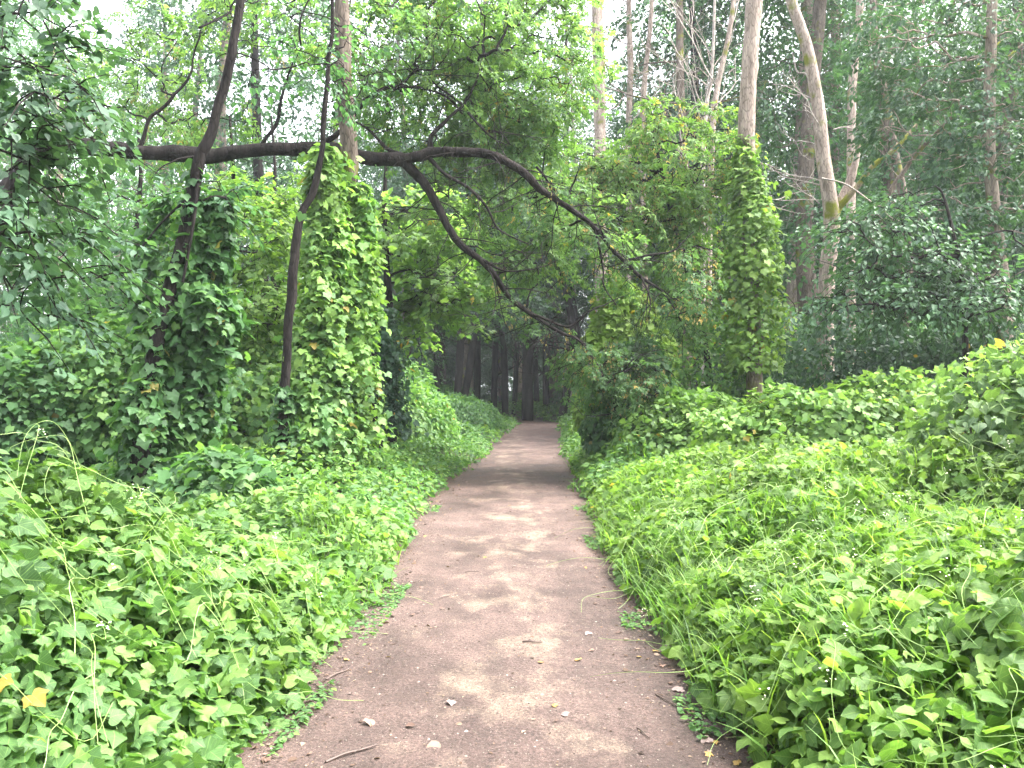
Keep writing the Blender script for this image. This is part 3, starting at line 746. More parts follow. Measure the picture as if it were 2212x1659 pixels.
blobs2 += [(c2[i] + [.1, .35, -.15], (.35, .25, .3), 3) for i in range(40, 110, 6)] + [(c1[i] + [.1, .35, -.1], (.3, .25, .22), 2) for i in range(44, 100, 8)]
tp2 = crown(cr, blobs2, L=.45, W=.18, k=20, leaf=[COMPOUND, TRIPLE], size=.12, mean=.28, old=.02, twigs=br, gap=-.6, down=-.7, seeds=(sd_, .45))
allc = np.vstack([trunk_c[40:], c1, c2] + [smooth_path(p_[0], 12) for p_ in side])
limbs_to(br, allc, np.vstack([tp, tp2]), .0035, .03)
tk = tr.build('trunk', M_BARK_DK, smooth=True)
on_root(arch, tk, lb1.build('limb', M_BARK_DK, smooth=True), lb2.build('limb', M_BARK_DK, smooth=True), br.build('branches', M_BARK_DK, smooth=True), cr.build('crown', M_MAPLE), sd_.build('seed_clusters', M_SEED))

# dark vine-smothered heap where the limb comes down
b = Bag(); st = Bag(); c = Q(1362, 880, 14.2); c[2] = .75
mound_leaves(b, c, (.85, .6, 1.75), 5200, FAR + [OVATE], .09, .35, old=.01, hang=.9, thick=.2, lump=.3)
mound_stems(st, c, (.7, .55, .9), 26)
r = thing('vine_thicket', 'dark vine-smothered heap right of the path under the drooping limb tip', 'thicket', (c[0], c[1], 0))
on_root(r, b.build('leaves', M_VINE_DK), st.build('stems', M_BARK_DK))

# ------------------------------------------------------------------ vine-clad trees at the left of the path
def clad_tree(name, label, pts, radii, bark, shells, leafmat, blobs=(), crown_mat=None, extra=None, leaf=STARS, size=.11, mean=.45, crown_kw=None, vine_name='vine_leaves', n=60, cat='tree'):
    tr = Bag(); c = tube(tr, pts, radii, n=n, seg=12, rough=.10, kink=.03)
    for e in (extra or []): tube(tr, e[0], e[1], n=6 * len(e[0]), seg=7, rough=.08)
    root = thing(name, label, cat, (float(pts[0][0]), float(pts[0][1]), 0))
    vb = Bag()
    for (pp, rad, k) in shells: hang_shell(vb, pp, rad, k, leaf, size, mean)
    br = Bag(); cb = Bag()
    if blobs:
        tp = crown(cb, blobs, twigs=br, **(crown_kw or {}))
        limbs_to(br, c, tp)
    on_root(root, tr.build('trunk', bark, smooth=True), vb.build(vine_name, leafmat, smooth=True), br.build('branches', bark), cb.build('crown', crown_mat or M_CANOPY))
    return root

Y = 9.3
lean = [P(300, 960, Y) * [1, 1, 0] + [0, 0, 0], P(305, 940, Y), P(345, 720, Y), P(385, 560, Y), P(412, 430, Y), P(432, 340, Y), P(462, 260, Y), P(490, 150, Y), P(512, 0, Y), P(540, -300, Y), P(560, -700, Y)]
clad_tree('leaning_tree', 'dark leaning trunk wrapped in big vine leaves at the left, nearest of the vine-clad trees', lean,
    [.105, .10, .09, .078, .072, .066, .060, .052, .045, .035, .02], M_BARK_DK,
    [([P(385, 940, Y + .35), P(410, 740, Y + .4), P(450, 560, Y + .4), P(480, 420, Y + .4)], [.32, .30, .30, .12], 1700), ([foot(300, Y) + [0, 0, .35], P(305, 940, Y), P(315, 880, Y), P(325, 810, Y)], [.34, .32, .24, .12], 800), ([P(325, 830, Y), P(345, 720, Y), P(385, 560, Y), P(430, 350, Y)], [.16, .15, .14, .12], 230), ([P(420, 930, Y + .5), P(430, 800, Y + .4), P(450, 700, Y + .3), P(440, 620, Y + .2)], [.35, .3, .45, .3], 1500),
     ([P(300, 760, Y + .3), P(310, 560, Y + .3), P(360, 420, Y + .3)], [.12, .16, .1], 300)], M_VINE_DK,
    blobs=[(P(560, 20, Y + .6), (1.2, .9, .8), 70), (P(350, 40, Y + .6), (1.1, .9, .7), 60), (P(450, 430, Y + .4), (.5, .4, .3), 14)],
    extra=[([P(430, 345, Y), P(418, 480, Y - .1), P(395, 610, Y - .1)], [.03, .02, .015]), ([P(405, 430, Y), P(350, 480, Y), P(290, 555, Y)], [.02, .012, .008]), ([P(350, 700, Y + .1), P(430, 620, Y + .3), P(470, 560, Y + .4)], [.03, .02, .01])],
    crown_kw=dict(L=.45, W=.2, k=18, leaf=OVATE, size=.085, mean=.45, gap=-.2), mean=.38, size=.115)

Y = 11.0
clad_tree('slender_tree', 'slender dark curved stem standing against the bright vine curtain', [P(612, 960, Y) * [1, 1, 0], P(615, 870, Y), P(622, 740, Y), P(635, 600, Y), P(645, 480, Y), P(672, 420, Y), P(690, 330, Y), P(700, 200, Y), P(715, 60, Y), P(720, -200, Y)],
    [.075, .07, .065, .06, .055, .05, .04, .03, .025, .02], M_BARK_DK, [([P(622, 980, Y), P(620, 900, Y), P(612, 830, Y)], [.28, .2, .06], 260)], M_VINE_DK,
    blobs=[(P(700, 100, Y), (.9, .8, .8), 50)], crown_kw=dict(L=.45, W=.2, k=18, leaf=OVATE, size=.085, mean=.5, gap=-.2))

Y = 12.0
clad_tree('vine_covered_tree', 'tall brown tree behind a thick bright green curtain of vine leaves left of the path', [P(750, 1000, Y) * [1, 1, 0], P(752, 900, Y), P(748, 700, Y), P(752, 480, Y), P(758, 330, Y), P(745, 180, Y), P(738, 60, Y), P(730, -200, Y), P(725, -700, Y)],
    [.17, .16, .15, .14, .13, .12, .12, .10, .06], M_BARK_MID,
    [([P(675, 985, Y - .5), P(680, 860, Y - .5), P(690, 700, Y - .4), P(700, 540, Y - .4), P(705, 400, Y - .3), P(702, 320, Y - .3)], [.66, .50, .44, .38, .30, .14], 6400),
     ([P(760, 990, Y - .1), P(765, 820, Y - .1), P(775, 640, Y), P(780, 500, Y), P(775, 400, Y)], [.40, .34, .30, .22, .12], 2800)], M_VINE,
    blobs=[(P(860, 40, Y + 1.5), (1.3, 1, 1.2), 90), (P(650, -40, Y + 1), (1.3, 1, 1.2), 90)], crown_kw=dict(L=.5, W=.22, k=20, leaf=OVATE, size=.09, mean=.5, gap=-.2), mean=.66, size=.105)

Y = 14.5
clad_tree('vine_choked_stump', 'dark stump with brownish hanging creepers at the left edge of the tunnel', [P(808, 960, Y) * [1, 1, 0], P(810, 930, Y), P(812, 800, Y), P(815, 680, Y), P(820, 620, Y)], [.16, .15, .12, .09, .05], M_BARK_DK,
    [([P(850, 940, Y), P(845, 830, Y), P(835, 740, Y), P(825, 660, Y)], [.42, .30, .26, .2], 1700)], M_DARK, leaf=HEARTS, size=.09, mean=.45, vine_name='creeper', cat='stump')

# low tree with layered sprays at the tunnel mouth
def small_tree(label, pts, radii, blobs, mat, bark=M_BARK_DK, name='small_tree', leaf=OVATE, size=.1, limbs=22, seeds=False, mats=None, cat='tree', **kw):
    tr = Bag(); c = tube(tr, pts, radii, n=40, seg=9, rough=.08)
    root = thing(name, label, cat, (float(pts[0][0]), float(pts[0][1]), 0))
    br, cb, sb = Bag(), Bag(), Bag()
    tp = crown(cb, blobs, twigs=br, leaf=leaf, size=size, seeds=(sb, .6) if seeds else None, **kw)
    limbs_to(br, c, tp)
    on_root(root, tr.build('trunk', bark, smooth=True), br.build('branches', bark), cb.build('crown', mat), sb.build('seed_clusters', M_SEED) if seeds else None)
    return root
Y = 16.5
small_tree('low maple with layered bright sprays reaching over the left of the tunnel mouth', [P(845, 950, Y) * [1, 1, 0], P(850, 800, Y), P(840, 640, Y), P(830, 480, Y), P(835, 330, Y)], [.10, .09, .08, .06, .03],
    [(P(900, 690, Y), (1.0, .9, .55), 120), (P(950, 620, Y), (1.0, .9, .5), 90), (P(860, 520, Y), (1.0, .9, .7), 90), (P(930, 470, Y + .5), (.9, .9, .5), 60), (P(985, 700, Y), (.5, .5, .2), 22)], M_MAPLE, leaf=FAR, size=.13, mean=.68, k=16, L=.6, down=-.12, gap=-.3)

# bright seed-laden maple right of the path
Y = 16.0
small_tree('bright green maple hung with tan seed clusters right of the arching limb', [P(1530, 900, Y) * [1, 1, 0], P(1530, 800, Y), P(1500, 640, Y), P(1455, 480, Y), P(1420, 330, Y), P(1400, 230, Y)], [.07, .065, .06, .05, .035, .02],
    [(P(1440, 340, Y), (1.4, 1.0, 1.1), 140), (P(1340, 440, Y), (1.3, 1.0, 1.0), 130), (P(1510, 470, Y), (1.0, .9, 1.1), 80), (P(1500, 610, Y), (.6, .6, .7), 40), (P(1350, 240, Y + .4), (.7, .7, .8), 60), (P(1250, 380, Y + .6), (.8, .8, .9), 70)],
    M_SUNNY, leaf=[COMPOUND, TRIPLE], size=.185, mean=.42, k=14, L=.6, seeds=True, gap=-.35, old=.02, down=-.35)

# ------------------------------------------------------------------ right side trees
Y = 15.0
clad_tree('vine_covered_tree', 'grey-brown tree with a vine column round its foot right of the path', [P(1632, 900, Y) * [1, 1, 0], P(1632, 790, Y), P(1630, 640, Y), P(1618, 480, Y), P(1612, 340, Y), P(1618, 200, Y), P(1626, 60, Y), P(1632, -120, Y), P(1640, -600, Y)],
    [.18, .17, .15, .14, .14, .15, .15, .14, .08], M_BARK_PALE,
    [([P(1618, 800, Y - .2), P(1622, 680, Y - .2), P(1625, 560, Y - .2), P(1622, 450, Y - .1), P(1612, 370, Y - .1), P(1606, 300, Y)], [.52, .48, .42, .32, .18, .08], 4600)], M_SUNNY, mean=.74, size=.105)
Y = 18.0
fork = Bag()
gt = thing('forked_tree', 'tall pale bare trunk that forks into a broken snag and a mossy branch', 'tree', (float(P(1785, 0, Y)[0]), Y, 0))
gb = Bag(); gc = tube(gb, [P(1788, 900, Y) * [1, 1, 0], P(1783, 760, Y), P(1786, 600, Y), P(1797, 480, Y), P(1778, 340, Y), P(1766, 220, Y), P(1742, 100, Y), P(1706, -10, Y), P(1680, -150, Y), P(1660, -400, Y)], [.20, .19, .18, .17, .155, .14, .125, .11, .10, .06], n=90, seg=14, rough=.07)
sn = Bag(); tube(sn, [P(1800, 470, Y), P(1818, 430, Y + .1), P(1838, 385, Y + .1), P(1850, 340, Y + .1), P(1856, 308, Y + .1)], [.10, .10, .09, .075, .05], n=24, seg=9, rough=.16)
mb = Bag(); tube(mb, [P(1812, 448, Y), P(1850, 405, Y - .1), P(1890, 355, Y - .2), P(1930, 325, Y - .3), P(2000, 250, Y - .3), P(2080, 175, Y - .3), P(2160, 90, Y - .2)], [.07, .06, .055, .05, .04, .03, .02], n=44, seg=8, rough=.12)
db = Bag()
tube(db, [P(1768, 240, Y - .1), P(1745, 165, Y), P(1722, 155, Y), P(1712, 115, Y)], [.03, .025, .02, .01], n=20, seg=6, rough=.1)
tube(db, [P(1772, 400, Y - .1), P(1730, 390, Y), P(1680, 380, Y)], [.02, .012, .006], n=14, seg=5); tube(db, [P(1775, 385, Y - .2), P(1830, 400, Y - .3), P(1900, 450, Y - .4), P(1950, 490, Y - .4)], [.02, .018, .014, .008], n=16, seg=5)
for (x_, y_) in ((1700, 370), (1720, 420), (1760, 250), (1750, 300), (1830, 260), (1720, 200)):
    bare(db, P(1770 if x_ < 1770 else 1800, y_ + 20, Y - .1), (x_ - 1770, rng.normal() * 40, 25), .9, .014, 2, .7, .1, 4)
on_root(gt, gb.build('trunk', M_BARK_PALE, smooth=True), sn.build('snag', M_BARK_PALE, smooth=True), mb.build('mossy_branch', M_BARK_MOSS, smooth=True), db.build('dead_branches', M_DEAD, smooth=True))

def pole_tree(label, pts, radii, bark, group=None, name='tall_tree', dead=0, dead_mat=None, crown_blobs=None, cmat=None, ckw=None):
    tr = Bag(); c = tube(tr, pts, radii, n=50, seg=10, rough=.07)
    root = thing(name, label, 'tree', (float(pts[0][0]), float(pts[0][1]), 0), group)
    db = Bag(); h = c[:, 2]
    for i in range(dead):
        j = rng.integers(len(c) // 4, len(c) - 3)
        bare(db, c[j], (rng.choice([-1, 1]) * rng.uniform(.4, 1), rng.normal() * .4, rng.uniform(.2, 1.2)), rng.uniform(1.0, 2.6), max(.012, np.interp(j, np.linspace(0, len(c), len(radii)), radii) * .3), 2, .55, .3, 4)
    cb = Bag()
    if crown_blobs:
        tp = crown(cb, crown_blobs, **(ckw or {})); limbs_to(db, c, tp)
    on_root(root, tr.build('trunk', bark, smooth=True), db.build('branches', dead_mat or bark), cb.build('crown', cmat or M_CANOPY))
    return root
def straight(xs_, ys_, Y): return [foot(xs_[0], Y)] + [P(a, b_, Y) for a, b_ in zip(xs_, ys_)] + [P(xs_[-1] + (xs_[-1] - xs_[-2]) * .8, ys_[-1] - 450, Y)]
pole_tree('tall pale straight trunk rising behind the maple top, right of the leafy middle', straight([1300, 1296, 1294, 1290], [700, 290, 150, 0], 25), [.22, .21, .18, .18, .17, .10], M_BARK_PALE)
pole_tree('thinner pale trunk with dead twigs just right of the straight pale trunk', straight([1362, 1358, 1362, 1358], [700, 300, 150, 0], 27), [.13, .12, .10, .10, .09, .05], M_BARK_PALE, dead=5, dead_mat=M_DEAD)
pole_tree('thin pale leaning trunk, third from the tunnel among the tall pale trunks', straight([1395, 1388, 1393, 1408], [700, 300, 170, 0], 26), [.11, .10, .09, .08, .07, .04], M_BARK_PALE, dead=4, dead_mat=M_DEAD)
pole_tree('brown trunk that splits high up behind the yellowish sapling', straight([1486, 1478, 1470, 1468], [700, 330, 190, 0], 25), [.16, .14, .13, .12, .11, .06], M_BARK_MID, dead=6)
pole_tree('pale yellowish double sapling with many bare white twigs', straight([1530, 1535, 1548, 1585], [700, 370, 200, 0], 21), [.09, .085, .08, .075, .06, .03], M_BARK_PALE, dead=8, dead_mat=M_DEAD)
pole_tree('pale bare sapling with upright dead twigs beside the yellowish one', straight([1520, 1518, 1526, 1540], [700, 380, 230, 120], 22), [.08, .075, .07, .06, .04, .02], M_DEAD, dead=9, dead_mat=M_DEAD)
pole_tree('pale trunk glimpsed behind the forked tree with a leafy tip', straight([1838, 1840, 1846, 1858], [500, 230, 130, 0], 23), [.14, .13, .12, .12, .10, .05], M_BARK_PALE)
pole_tree('grey leaning trunk right of the mossy branch', straight([1960, 1930, 1905, 1888], [520, 320, 180, 60], 20), [.12, .11, .11, .10, .08, .05], M_BARK_MID)
pole_tree('pale grey trunk half hidden in dark leaves near the right edge', [foot(2180, 14), P(2170, 710, 14), P(2163, 600, 14), P(2145, 430, 14), P(2136, 300, 14), P(2140, 120, 14), P(2150, -200, 14), P(2160, -800, 14)], [.16, .14, .13, .11, .10, .09, .07, .04], M_BARK_PALE, dead=0,
    crown_blobs=[(P(2060, 250, 14.5), (1.5, 1.0, 1.2), 150), (P(2200, 350, 13.6), (1.2, .8, 1.2), 120), (P(2120, 480, 13.6), (1.4, .8, .9), 150), (P(1990, 500, 14), (1.2, .8, .6), 110), (P(2100, 60, 14.6), (1.9, 1.1, 1.0), 190), (P(2180, 620, 13.6), (.8, .7, .6), 60), (P(1960, 130, 15.5), (1.0, .8, .9), 80)],
    cmat=M_DARK, ckw=dict(L=.55, W=.22, k=22, leaf=OVATE, size=.095, mean=.62, gap=-.35, down=-.5))
# slanting thin stems
pole_tree('thin dark slanting tree crossing behind the mossy branch', [foot(1850, 17), P(1900, 500, 17), P(1960, 360, 17), P(2050, 260, 16.5), P(2160, 140, 16), P(2300, 20, 16)], [.06, .05, .045, .04, .03, .02], M_BARK_MID, dead=5)

# layered low tree on the right with horizontal sprays
Y = 12.5
small_tree('low tree with drooping green sprays over the dark bushes at the right', [foot(2080, Y), P(2085, 700, Y), P(2070, 560, Y), P(2040, 430, Y), P(2020, 400, Y)], [.05, .045, .035, .02, .01],
    [(P(1960, 570, Y), (1.2, .7, .22), 70), (P(1890, 490, Y), (.8, .6, .12), 34), (P(2090, 640, Y - .2), (1.2, .8, .30), 90), (P(1850, 650, Y + .3), (1.0, .7, .20), 50), (P(2000, 430, Y), (.7, .5, .12), 26), (P(2180, 520, Y - .4), (.8, .6, .3), 50)], M_DARK, leaf=OVATE, size=.09, mean=.75, k=18, L=.6, down=-.3, gap=-.4)

# ------------------------------------------------------------------ thickets
def thicket(label, c, r, n, leaf, size, mat, mean=.5, group=None, name='vine_thicket', stems=18, zbase=0., stem_mat=None, **kw):
    b, st = Bag(), Bag(); c = np.array(c, float)
    mound_leaves(b, c, r, n, leaf, size, mean, **kw); mound_stems(st, c, np.array(r) * .9, stems)
    root = thing(name, label, 'thicket', (float(c[0]), float(c[1]), 0), group)
    on_root(root, b.build('leaves', mat, smooth=True), st.build('stems', stem_mat or M_BARK_DK))
    return root
def heart_bank():
    lab = 'loose bank of broad heart-shaped leaves rising to the right edge, nearest thicket'
    root = thing('vine_thicket', lab, 'thicket', (4.6, 6.7, 0)); b, st, tp_ = Bag(), Bag(), Bag()
    for (c, r, n) in [((5.5, 6.9, .8), (1.4, 1.0, 1.55), 2900), ((4.5, 7.2, .6), (1.0, .9, 1.32), 1900), ((4.9, 6.2, .4), (1.0, .7, 1.1), 1400), ((5.7, 6.1, .5), (1.0, .8, 1.3), 1200)]:
        mound_leaves(b, c, r, n, HEARTS * 2 + STARS[:1], .115, .48, thick=.26, hang=.5, lump=.34, old=.003)
        mound_leaves(b, (c[0], c[1] + .1, c[2] + .08), (r[0], r[1], r[2]), n // 3, STARS + [OVATE], .075, .66, thick=.03, hang=.0, lump=.34)
        mound_stems(st, c, np.array(r), 22)
        for i in range(16):
            d = unit(rng.normal(size=3)); d[2] = abs(d[2]) * .8 + .35; a = np.array(c) + d * np.array(r) * .85
            e = a + np.array([rng.normal() * .3, rng.normal() * .2 - .1, rng.uniform(.02, .35)])
            tube(tp_, wander(a, e, .15, 5, .2), [.003, .0012], n=14, seg=4)
            q = e + rng.normal(size=(7, 3)) * [.05, .05, .04]
            leaves(b, OVATE, q, rng.normal(size=(7, 3)), unit(rng.normal(size=(7, 3)) * .5 + [0, 0, 1.]), rng.uniform(.02, .05, 7), tints(7, .8, .1))
    on_root(root, b.build('leaves', N_HEART, smooth=True), st.build('stems', M_BARK_MID), tp_.build('runners', M_STEM))
heart_bank()
thicket('long low vine hedge behind the sunny carpet at the right', (4.7, 11.6, .45), (2.6, 1.0, 1.42), 10500, FAR + [OVATE], .095, M_SUNNY, .5, thick=.2, lump=.3)
thicket('low vine hedge between the drooping limb and the long hedge', (3.0, 12.8, .4), (1.3, .9, 1.2), 4400, FAR + [OVATE], .095, M_SUNNY, .5, thick=.2, lump=.3)
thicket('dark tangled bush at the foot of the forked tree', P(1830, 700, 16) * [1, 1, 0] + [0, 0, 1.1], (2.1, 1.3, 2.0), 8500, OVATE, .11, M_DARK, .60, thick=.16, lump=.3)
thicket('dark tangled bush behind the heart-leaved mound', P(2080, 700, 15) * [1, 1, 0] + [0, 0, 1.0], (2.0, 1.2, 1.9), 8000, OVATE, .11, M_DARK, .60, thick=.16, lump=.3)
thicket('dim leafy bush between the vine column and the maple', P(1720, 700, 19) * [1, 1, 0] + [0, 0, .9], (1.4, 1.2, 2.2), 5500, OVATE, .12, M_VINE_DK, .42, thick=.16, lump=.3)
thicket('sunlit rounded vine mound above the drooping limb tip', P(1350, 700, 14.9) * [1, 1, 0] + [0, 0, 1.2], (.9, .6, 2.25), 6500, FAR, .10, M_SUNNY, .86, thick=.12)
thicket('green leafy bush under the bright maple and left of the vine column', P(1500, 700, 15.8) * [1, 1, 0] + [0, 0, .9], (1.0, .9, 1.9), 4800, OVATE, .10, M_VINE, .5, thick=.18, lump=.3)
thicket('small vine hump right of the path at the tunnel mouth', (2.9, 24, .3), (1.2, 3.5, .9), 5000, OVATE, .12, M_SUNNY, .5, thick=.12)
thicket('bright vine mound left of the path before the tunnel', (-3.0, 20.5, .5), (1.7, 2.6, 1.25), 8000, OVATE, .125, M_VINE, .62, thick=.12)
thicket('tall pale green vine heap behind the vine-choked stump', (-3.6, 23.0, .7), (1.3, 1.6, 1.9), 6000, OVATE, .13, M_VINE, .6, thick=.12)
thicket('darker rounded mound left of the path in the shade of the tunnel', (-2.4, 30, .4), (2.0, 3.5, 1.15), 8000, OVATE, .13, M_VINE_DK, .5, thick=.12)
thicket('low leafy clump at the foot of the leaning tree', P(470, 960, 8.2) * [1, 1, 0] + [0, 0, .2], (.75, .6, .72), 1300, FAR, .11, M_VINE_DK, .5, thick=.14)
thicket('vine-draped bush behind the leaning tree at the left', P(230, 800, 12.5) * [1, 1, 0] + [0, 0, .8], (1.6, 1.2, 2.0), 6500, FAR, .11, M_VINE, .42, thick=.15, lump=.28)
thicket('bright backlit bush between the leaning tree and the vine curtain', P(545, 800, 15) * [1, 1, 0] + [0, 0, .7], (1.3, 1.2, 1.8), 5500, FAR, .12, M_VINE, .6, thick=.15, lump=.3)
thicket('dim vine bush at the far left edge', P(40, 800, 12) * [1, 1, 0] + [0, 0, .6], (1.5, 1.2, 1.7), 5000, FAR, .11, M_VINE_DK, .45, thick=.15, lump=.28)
# backlit low trees between the left trunks
for i, (x_, Y, lab, m_, mn) in enumerate([(500, 15.5, 'young backlit maple with layered yellow-green leaves between the two left trunks', M_SUNNY, .55), (300, 16.5, 'brown trunked tree with dense green leaves behind the leaning tree', M_CANOPY, .6), (590, 19, 'pale green sapling deep behind the vine curtain', M_SUNNY, .45)]):
    small_tree(lab, [foot(x_, Y), P(x_ + 8, 700, Y), P(x_ - 6, 520, Y), P(x_ + 4, 380, Y), P(x_ - 4, 250, Y)], [.08, .07, .05, .04, .02],
        [(P(x_, 480, Y), (1.2, 1.0, .9), 120), (P(x_ + 30, 640, Y), (1.1, 1.0, .7), 100), (P(x_ - 50, 700, Y), (1.0, 1.0, .5), 70)], m_, leaf=OVATE if i else FAR, size=.12, mean=mn, k=16, L=.6, down=-.1, gap=-.3)

# dark overhanging leaves at the upper left, near the camera
Y = 5.0
nr = [np.array([-4.6, 5.2, 0.]), [-4.5, 5.2, 1.4], P(-320, 300, Y), P(-260, 50, Y), P(-200, -250, Y)]
tr = Bag(); nc = tube(tr, nr, [.10, .09, .07, .05, .03], n=40, seg=9, rough=.08)
root = thing('overhanging_tree', 'near shrubby tree whose dark dull leaves fill the upper left corner', 'tree', (-4.6, 5.2, 0))
br, cb = Bag(), Bag()
nb = [(P(20, 110, Y), (.50, .5, .6), 46), (P(20, 430, Y), (.45, .5, .5), 36), (P(150, 230, Y), (.32, .4, .30), 14), (P(-60, 300, Y), (.45, .5, 1.0), 44), (P(110, 560, Y + .4), (.5, .4, .22), 22), (P(30, 690, Y + .2), (.5, .4, .2), 20), (P(130, 20, Y), (.35, .4, .25), 12)]
tp = crown(cb, nb, twigs=br, L=.4, W=.16, k=19, leaf=[OVATE] + HEARTS[:2], size=.062, mean=.5, down=-.2, gap=-.3)
limbs_to(br, nc, tp, .0022, .02)
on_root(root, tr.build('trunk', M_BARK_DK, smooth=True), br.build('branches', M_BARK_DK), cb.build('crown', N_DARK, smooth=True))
cb2 = Bag()
# ------------------------------------------------------------------ forest of tall trees behind
def proto_tree(h, rad, z0, lean_, bark, mat, n, size, mean):
    tr = Bag(); top = np.array([lean_[0], lean_[1], h])
    pts = [np.zeros(3), top * .3 + rng.normal(size=3) * [.25, .25, 0], top * .6 + rng.normal(size=3) * [.4, .4, 0], top]
    r0 = .014 * h
    c = tube(tr, pts, [r0 * 1.15, r0 * .8, r0 * .55, .04], n=30, seg=8, rough=.07)
    root = thing('forest_tree', 'tall dim tree standing deep in the wood', 'tree', (0, 0, 0), 'forest trees behind')
    br, cb = Bag(), Bag(); bl = []
    for i in range(9):
        z = z0 + (h - z0) * (i + .5) / 9; a = rng.uniform(0, 6.28); rr = rad * (.45 + .5 * math.sin((i + .8) / 9.6 * math.pi))
        k = c[np.argmin(abs(c[:, 2] - z))]
        bl.append(((k[0] + math.cos(a) * rad * .35, k[1] + math.sin(a) * rad * .35, z), (rr, rr, (h - z0) / 11), n // 9))
    tp = crown(cb, bl, L=.95, W=.42, k=26, leaf=DIAMOND, size=size, mean=mean, gap=-.5, lump=.35, down=-.2)
    limbs_to(br, c, tp)
    on_root(root, tr.build('trunk', bark, smooth=True), br.build('branches', bark), cb.build('crown', mat))
    return root
def copy_tree(root, loc, rz, s, label=None, group=None):
    r = root.copy(); COL.objects.link(r); r.location = loc; r.rotation_euler = (0, 0, rz); r.scale = (s, s, s)
    if label: r['label'] = label
    if group: r['group'] = group
    for ch in root.children:
        c = ch.copy(); COL.objects.link(c); c.parent = r
    return r
protos = [proto_tree(22, 3.0, 5.0, (.6, .3), M_BARK_MID, M_CANOPY, 520, .18, .45), proto_tree(25, 3.3, 6.5, (-.8, .4), M_BARK_PALE, M_CANOPY, 560, .19, .5),
          proto_tree(19, 2.8, 2.5, (.3, -.6), M_BARK_DK, M_DARK, 560, .18, .5), proto_tree(24, 3.5, 6.0, (.9, .8), M_BARK_MID, M_DARK, 560, .19, .5), proto_tree(10, 2.3, 1.5, (.3, .2), M_BARK_MID, M_CANOPY, 300, .15, .5)]
def mid_of(y): return (XL(min(y, 58)) + XR(min(y, 58))) / 2
spots = []
def ok(x, y, dmin):
    return all((x - a) ** 2 + (y - b_) ** 2 > dmin * dmin for a, b_ in spots)
tries = 0
while len(spots) < 150 and tries < 20000:
    tries += 1
    y = rng.uniform(17, 78); x = rng.uniform(-1, 1) * (y * .75 + 4)
    mid_ = (XL(min(y, 58)) + XR(min(y, 58))) / 2
    if y < 40 and abs(x - mid_) < 5.2 : continue
    if 40 <= y < 60 and abs(x - mid_) < 2.2: continue
    if y > 40 and x > -4 and x < 7 and y < 44: continue
    if x > 2 and y < 26: continue
    if y < 34 and x < 0 and rng.random() < .6: continue
    if y < 70 and x < -.2 * y and rng.random() < .52: continue
    if ok(x, y, 2.3 if (y > 40 or x > 2) else 3.6): spots.append((x, y))
first = set()
for (x, y) in spots:
    dense = y > 40 and abs(x) < 14
    k = int(rng.choice([0, 1, 2, 3, 4], p=[.1, .1, .45, .3, .05] if dense else ([.1, .15, .42, .25, .08] if x > 2 else [.26, .2, .16, .1, .28])))
    if y < 36 and k in (1, 3) and x < 8: k = 4
    lab = ['tall brown tree standing deep in the wood', 'tall pale trunked tree standing deep in the wood', 'dark dense tree standing deep in the wood', 'tall dark crowned tree standing deep in the wood', 'short bushy tree standing deep in the wood'][k]
    lab += (' left of the path' if x < mid_of(y) - 6 else ' right of the path' if x > mid_of(y) + 6 else ' around the tunnel') + (', in the front ranks' if y < 34 else ', in the middle ranks' if y < 52 else ', in the rear ranks')
    lab = lab.replace('standing deep in the wood', 'of the wood')
    loc = (x, y, -.05); rz = rng.uniform(0, 6.28); s = rng.uniform(.85, 1.2)
    if k not in first:
        first.add(k); r = protos[k]; r.location = loc; r.rotation_euler = (0, 0, rz); r.scale = (s, s, s); r['label'] = lab
    else: copy_tree(protos[k], loc, rz, s, lab, 'forest trees behind')

# the same wood goes on unseen behind the viewer, added to shade the scene
for (x, y) in [(-6, -9), (-11, -10), (11, -9), (-4, -13), (4, -14), (-16, -14), (17, -13), (0, -19), (9, -18), (-9, -18), (-20, -5), (21, -3)]:
    k = int(rng.integers(0, 4)); copy_tree(protos[k], (x, y, -.05), rng.uniform(0, 6.28), rng.uniform(.85, 1.1), 'tall unseen tree of the wood added behind the viewpoint for shade', 'unseen forest trees added behind the viewpoint')
# dark trunks seen inside the tunnel
def tunnel_tree(x_, Y, w, tilt, label, vine=False):
    a = foot(x_, Y); h = 13.; tp = a + np.array([tilt * h, 0, h])
    tr = Bag(); c = tube(tr, [a, a * .66 + tp * .34 + rng.normal(size=3) * [.15, .15, 0], a * .3 + tp * .7 + rng.normal(size=3) * [.3, .3, 0], tp], [w * 1.1, w, w * .75, w * .4], n=26, seg=9, rough=.08)
    br = Bag()
    for i in range(5): bare(br, c[rng.integers(5, 22)], (rng.normal(), rng.normal() * .5, .7), rng.uniform(1, 2.6), w * .25, 1, .6, .3, 4)
    root = thing('tunnel_tree', label, 'tree', (float(a[0]), float(a[1]), 0), 'dark trunks inside the tunnel')
    cb = Bag(); q = c[-6:]
    crown(cb, [(q[0] + [0, 0, -1.0], (2.8, 2.8, 1.8), 170), (q[3] + [0, 0, .8], (2.8, 2.8, 1.8), 170), (q[0] + [0, 1.5, -4.5], (2.4, 2.0, 1.4), 90)], L=.95, W=.42, k=24, leaf=DIAMOND, size=.19, mean=.45, gap=-.4)
    on_root(root, tr.build('trunk', M_BARK_DK, smooth=True), br.build('branches', M_BARK_DK), cb.build('crown', M_DARK))
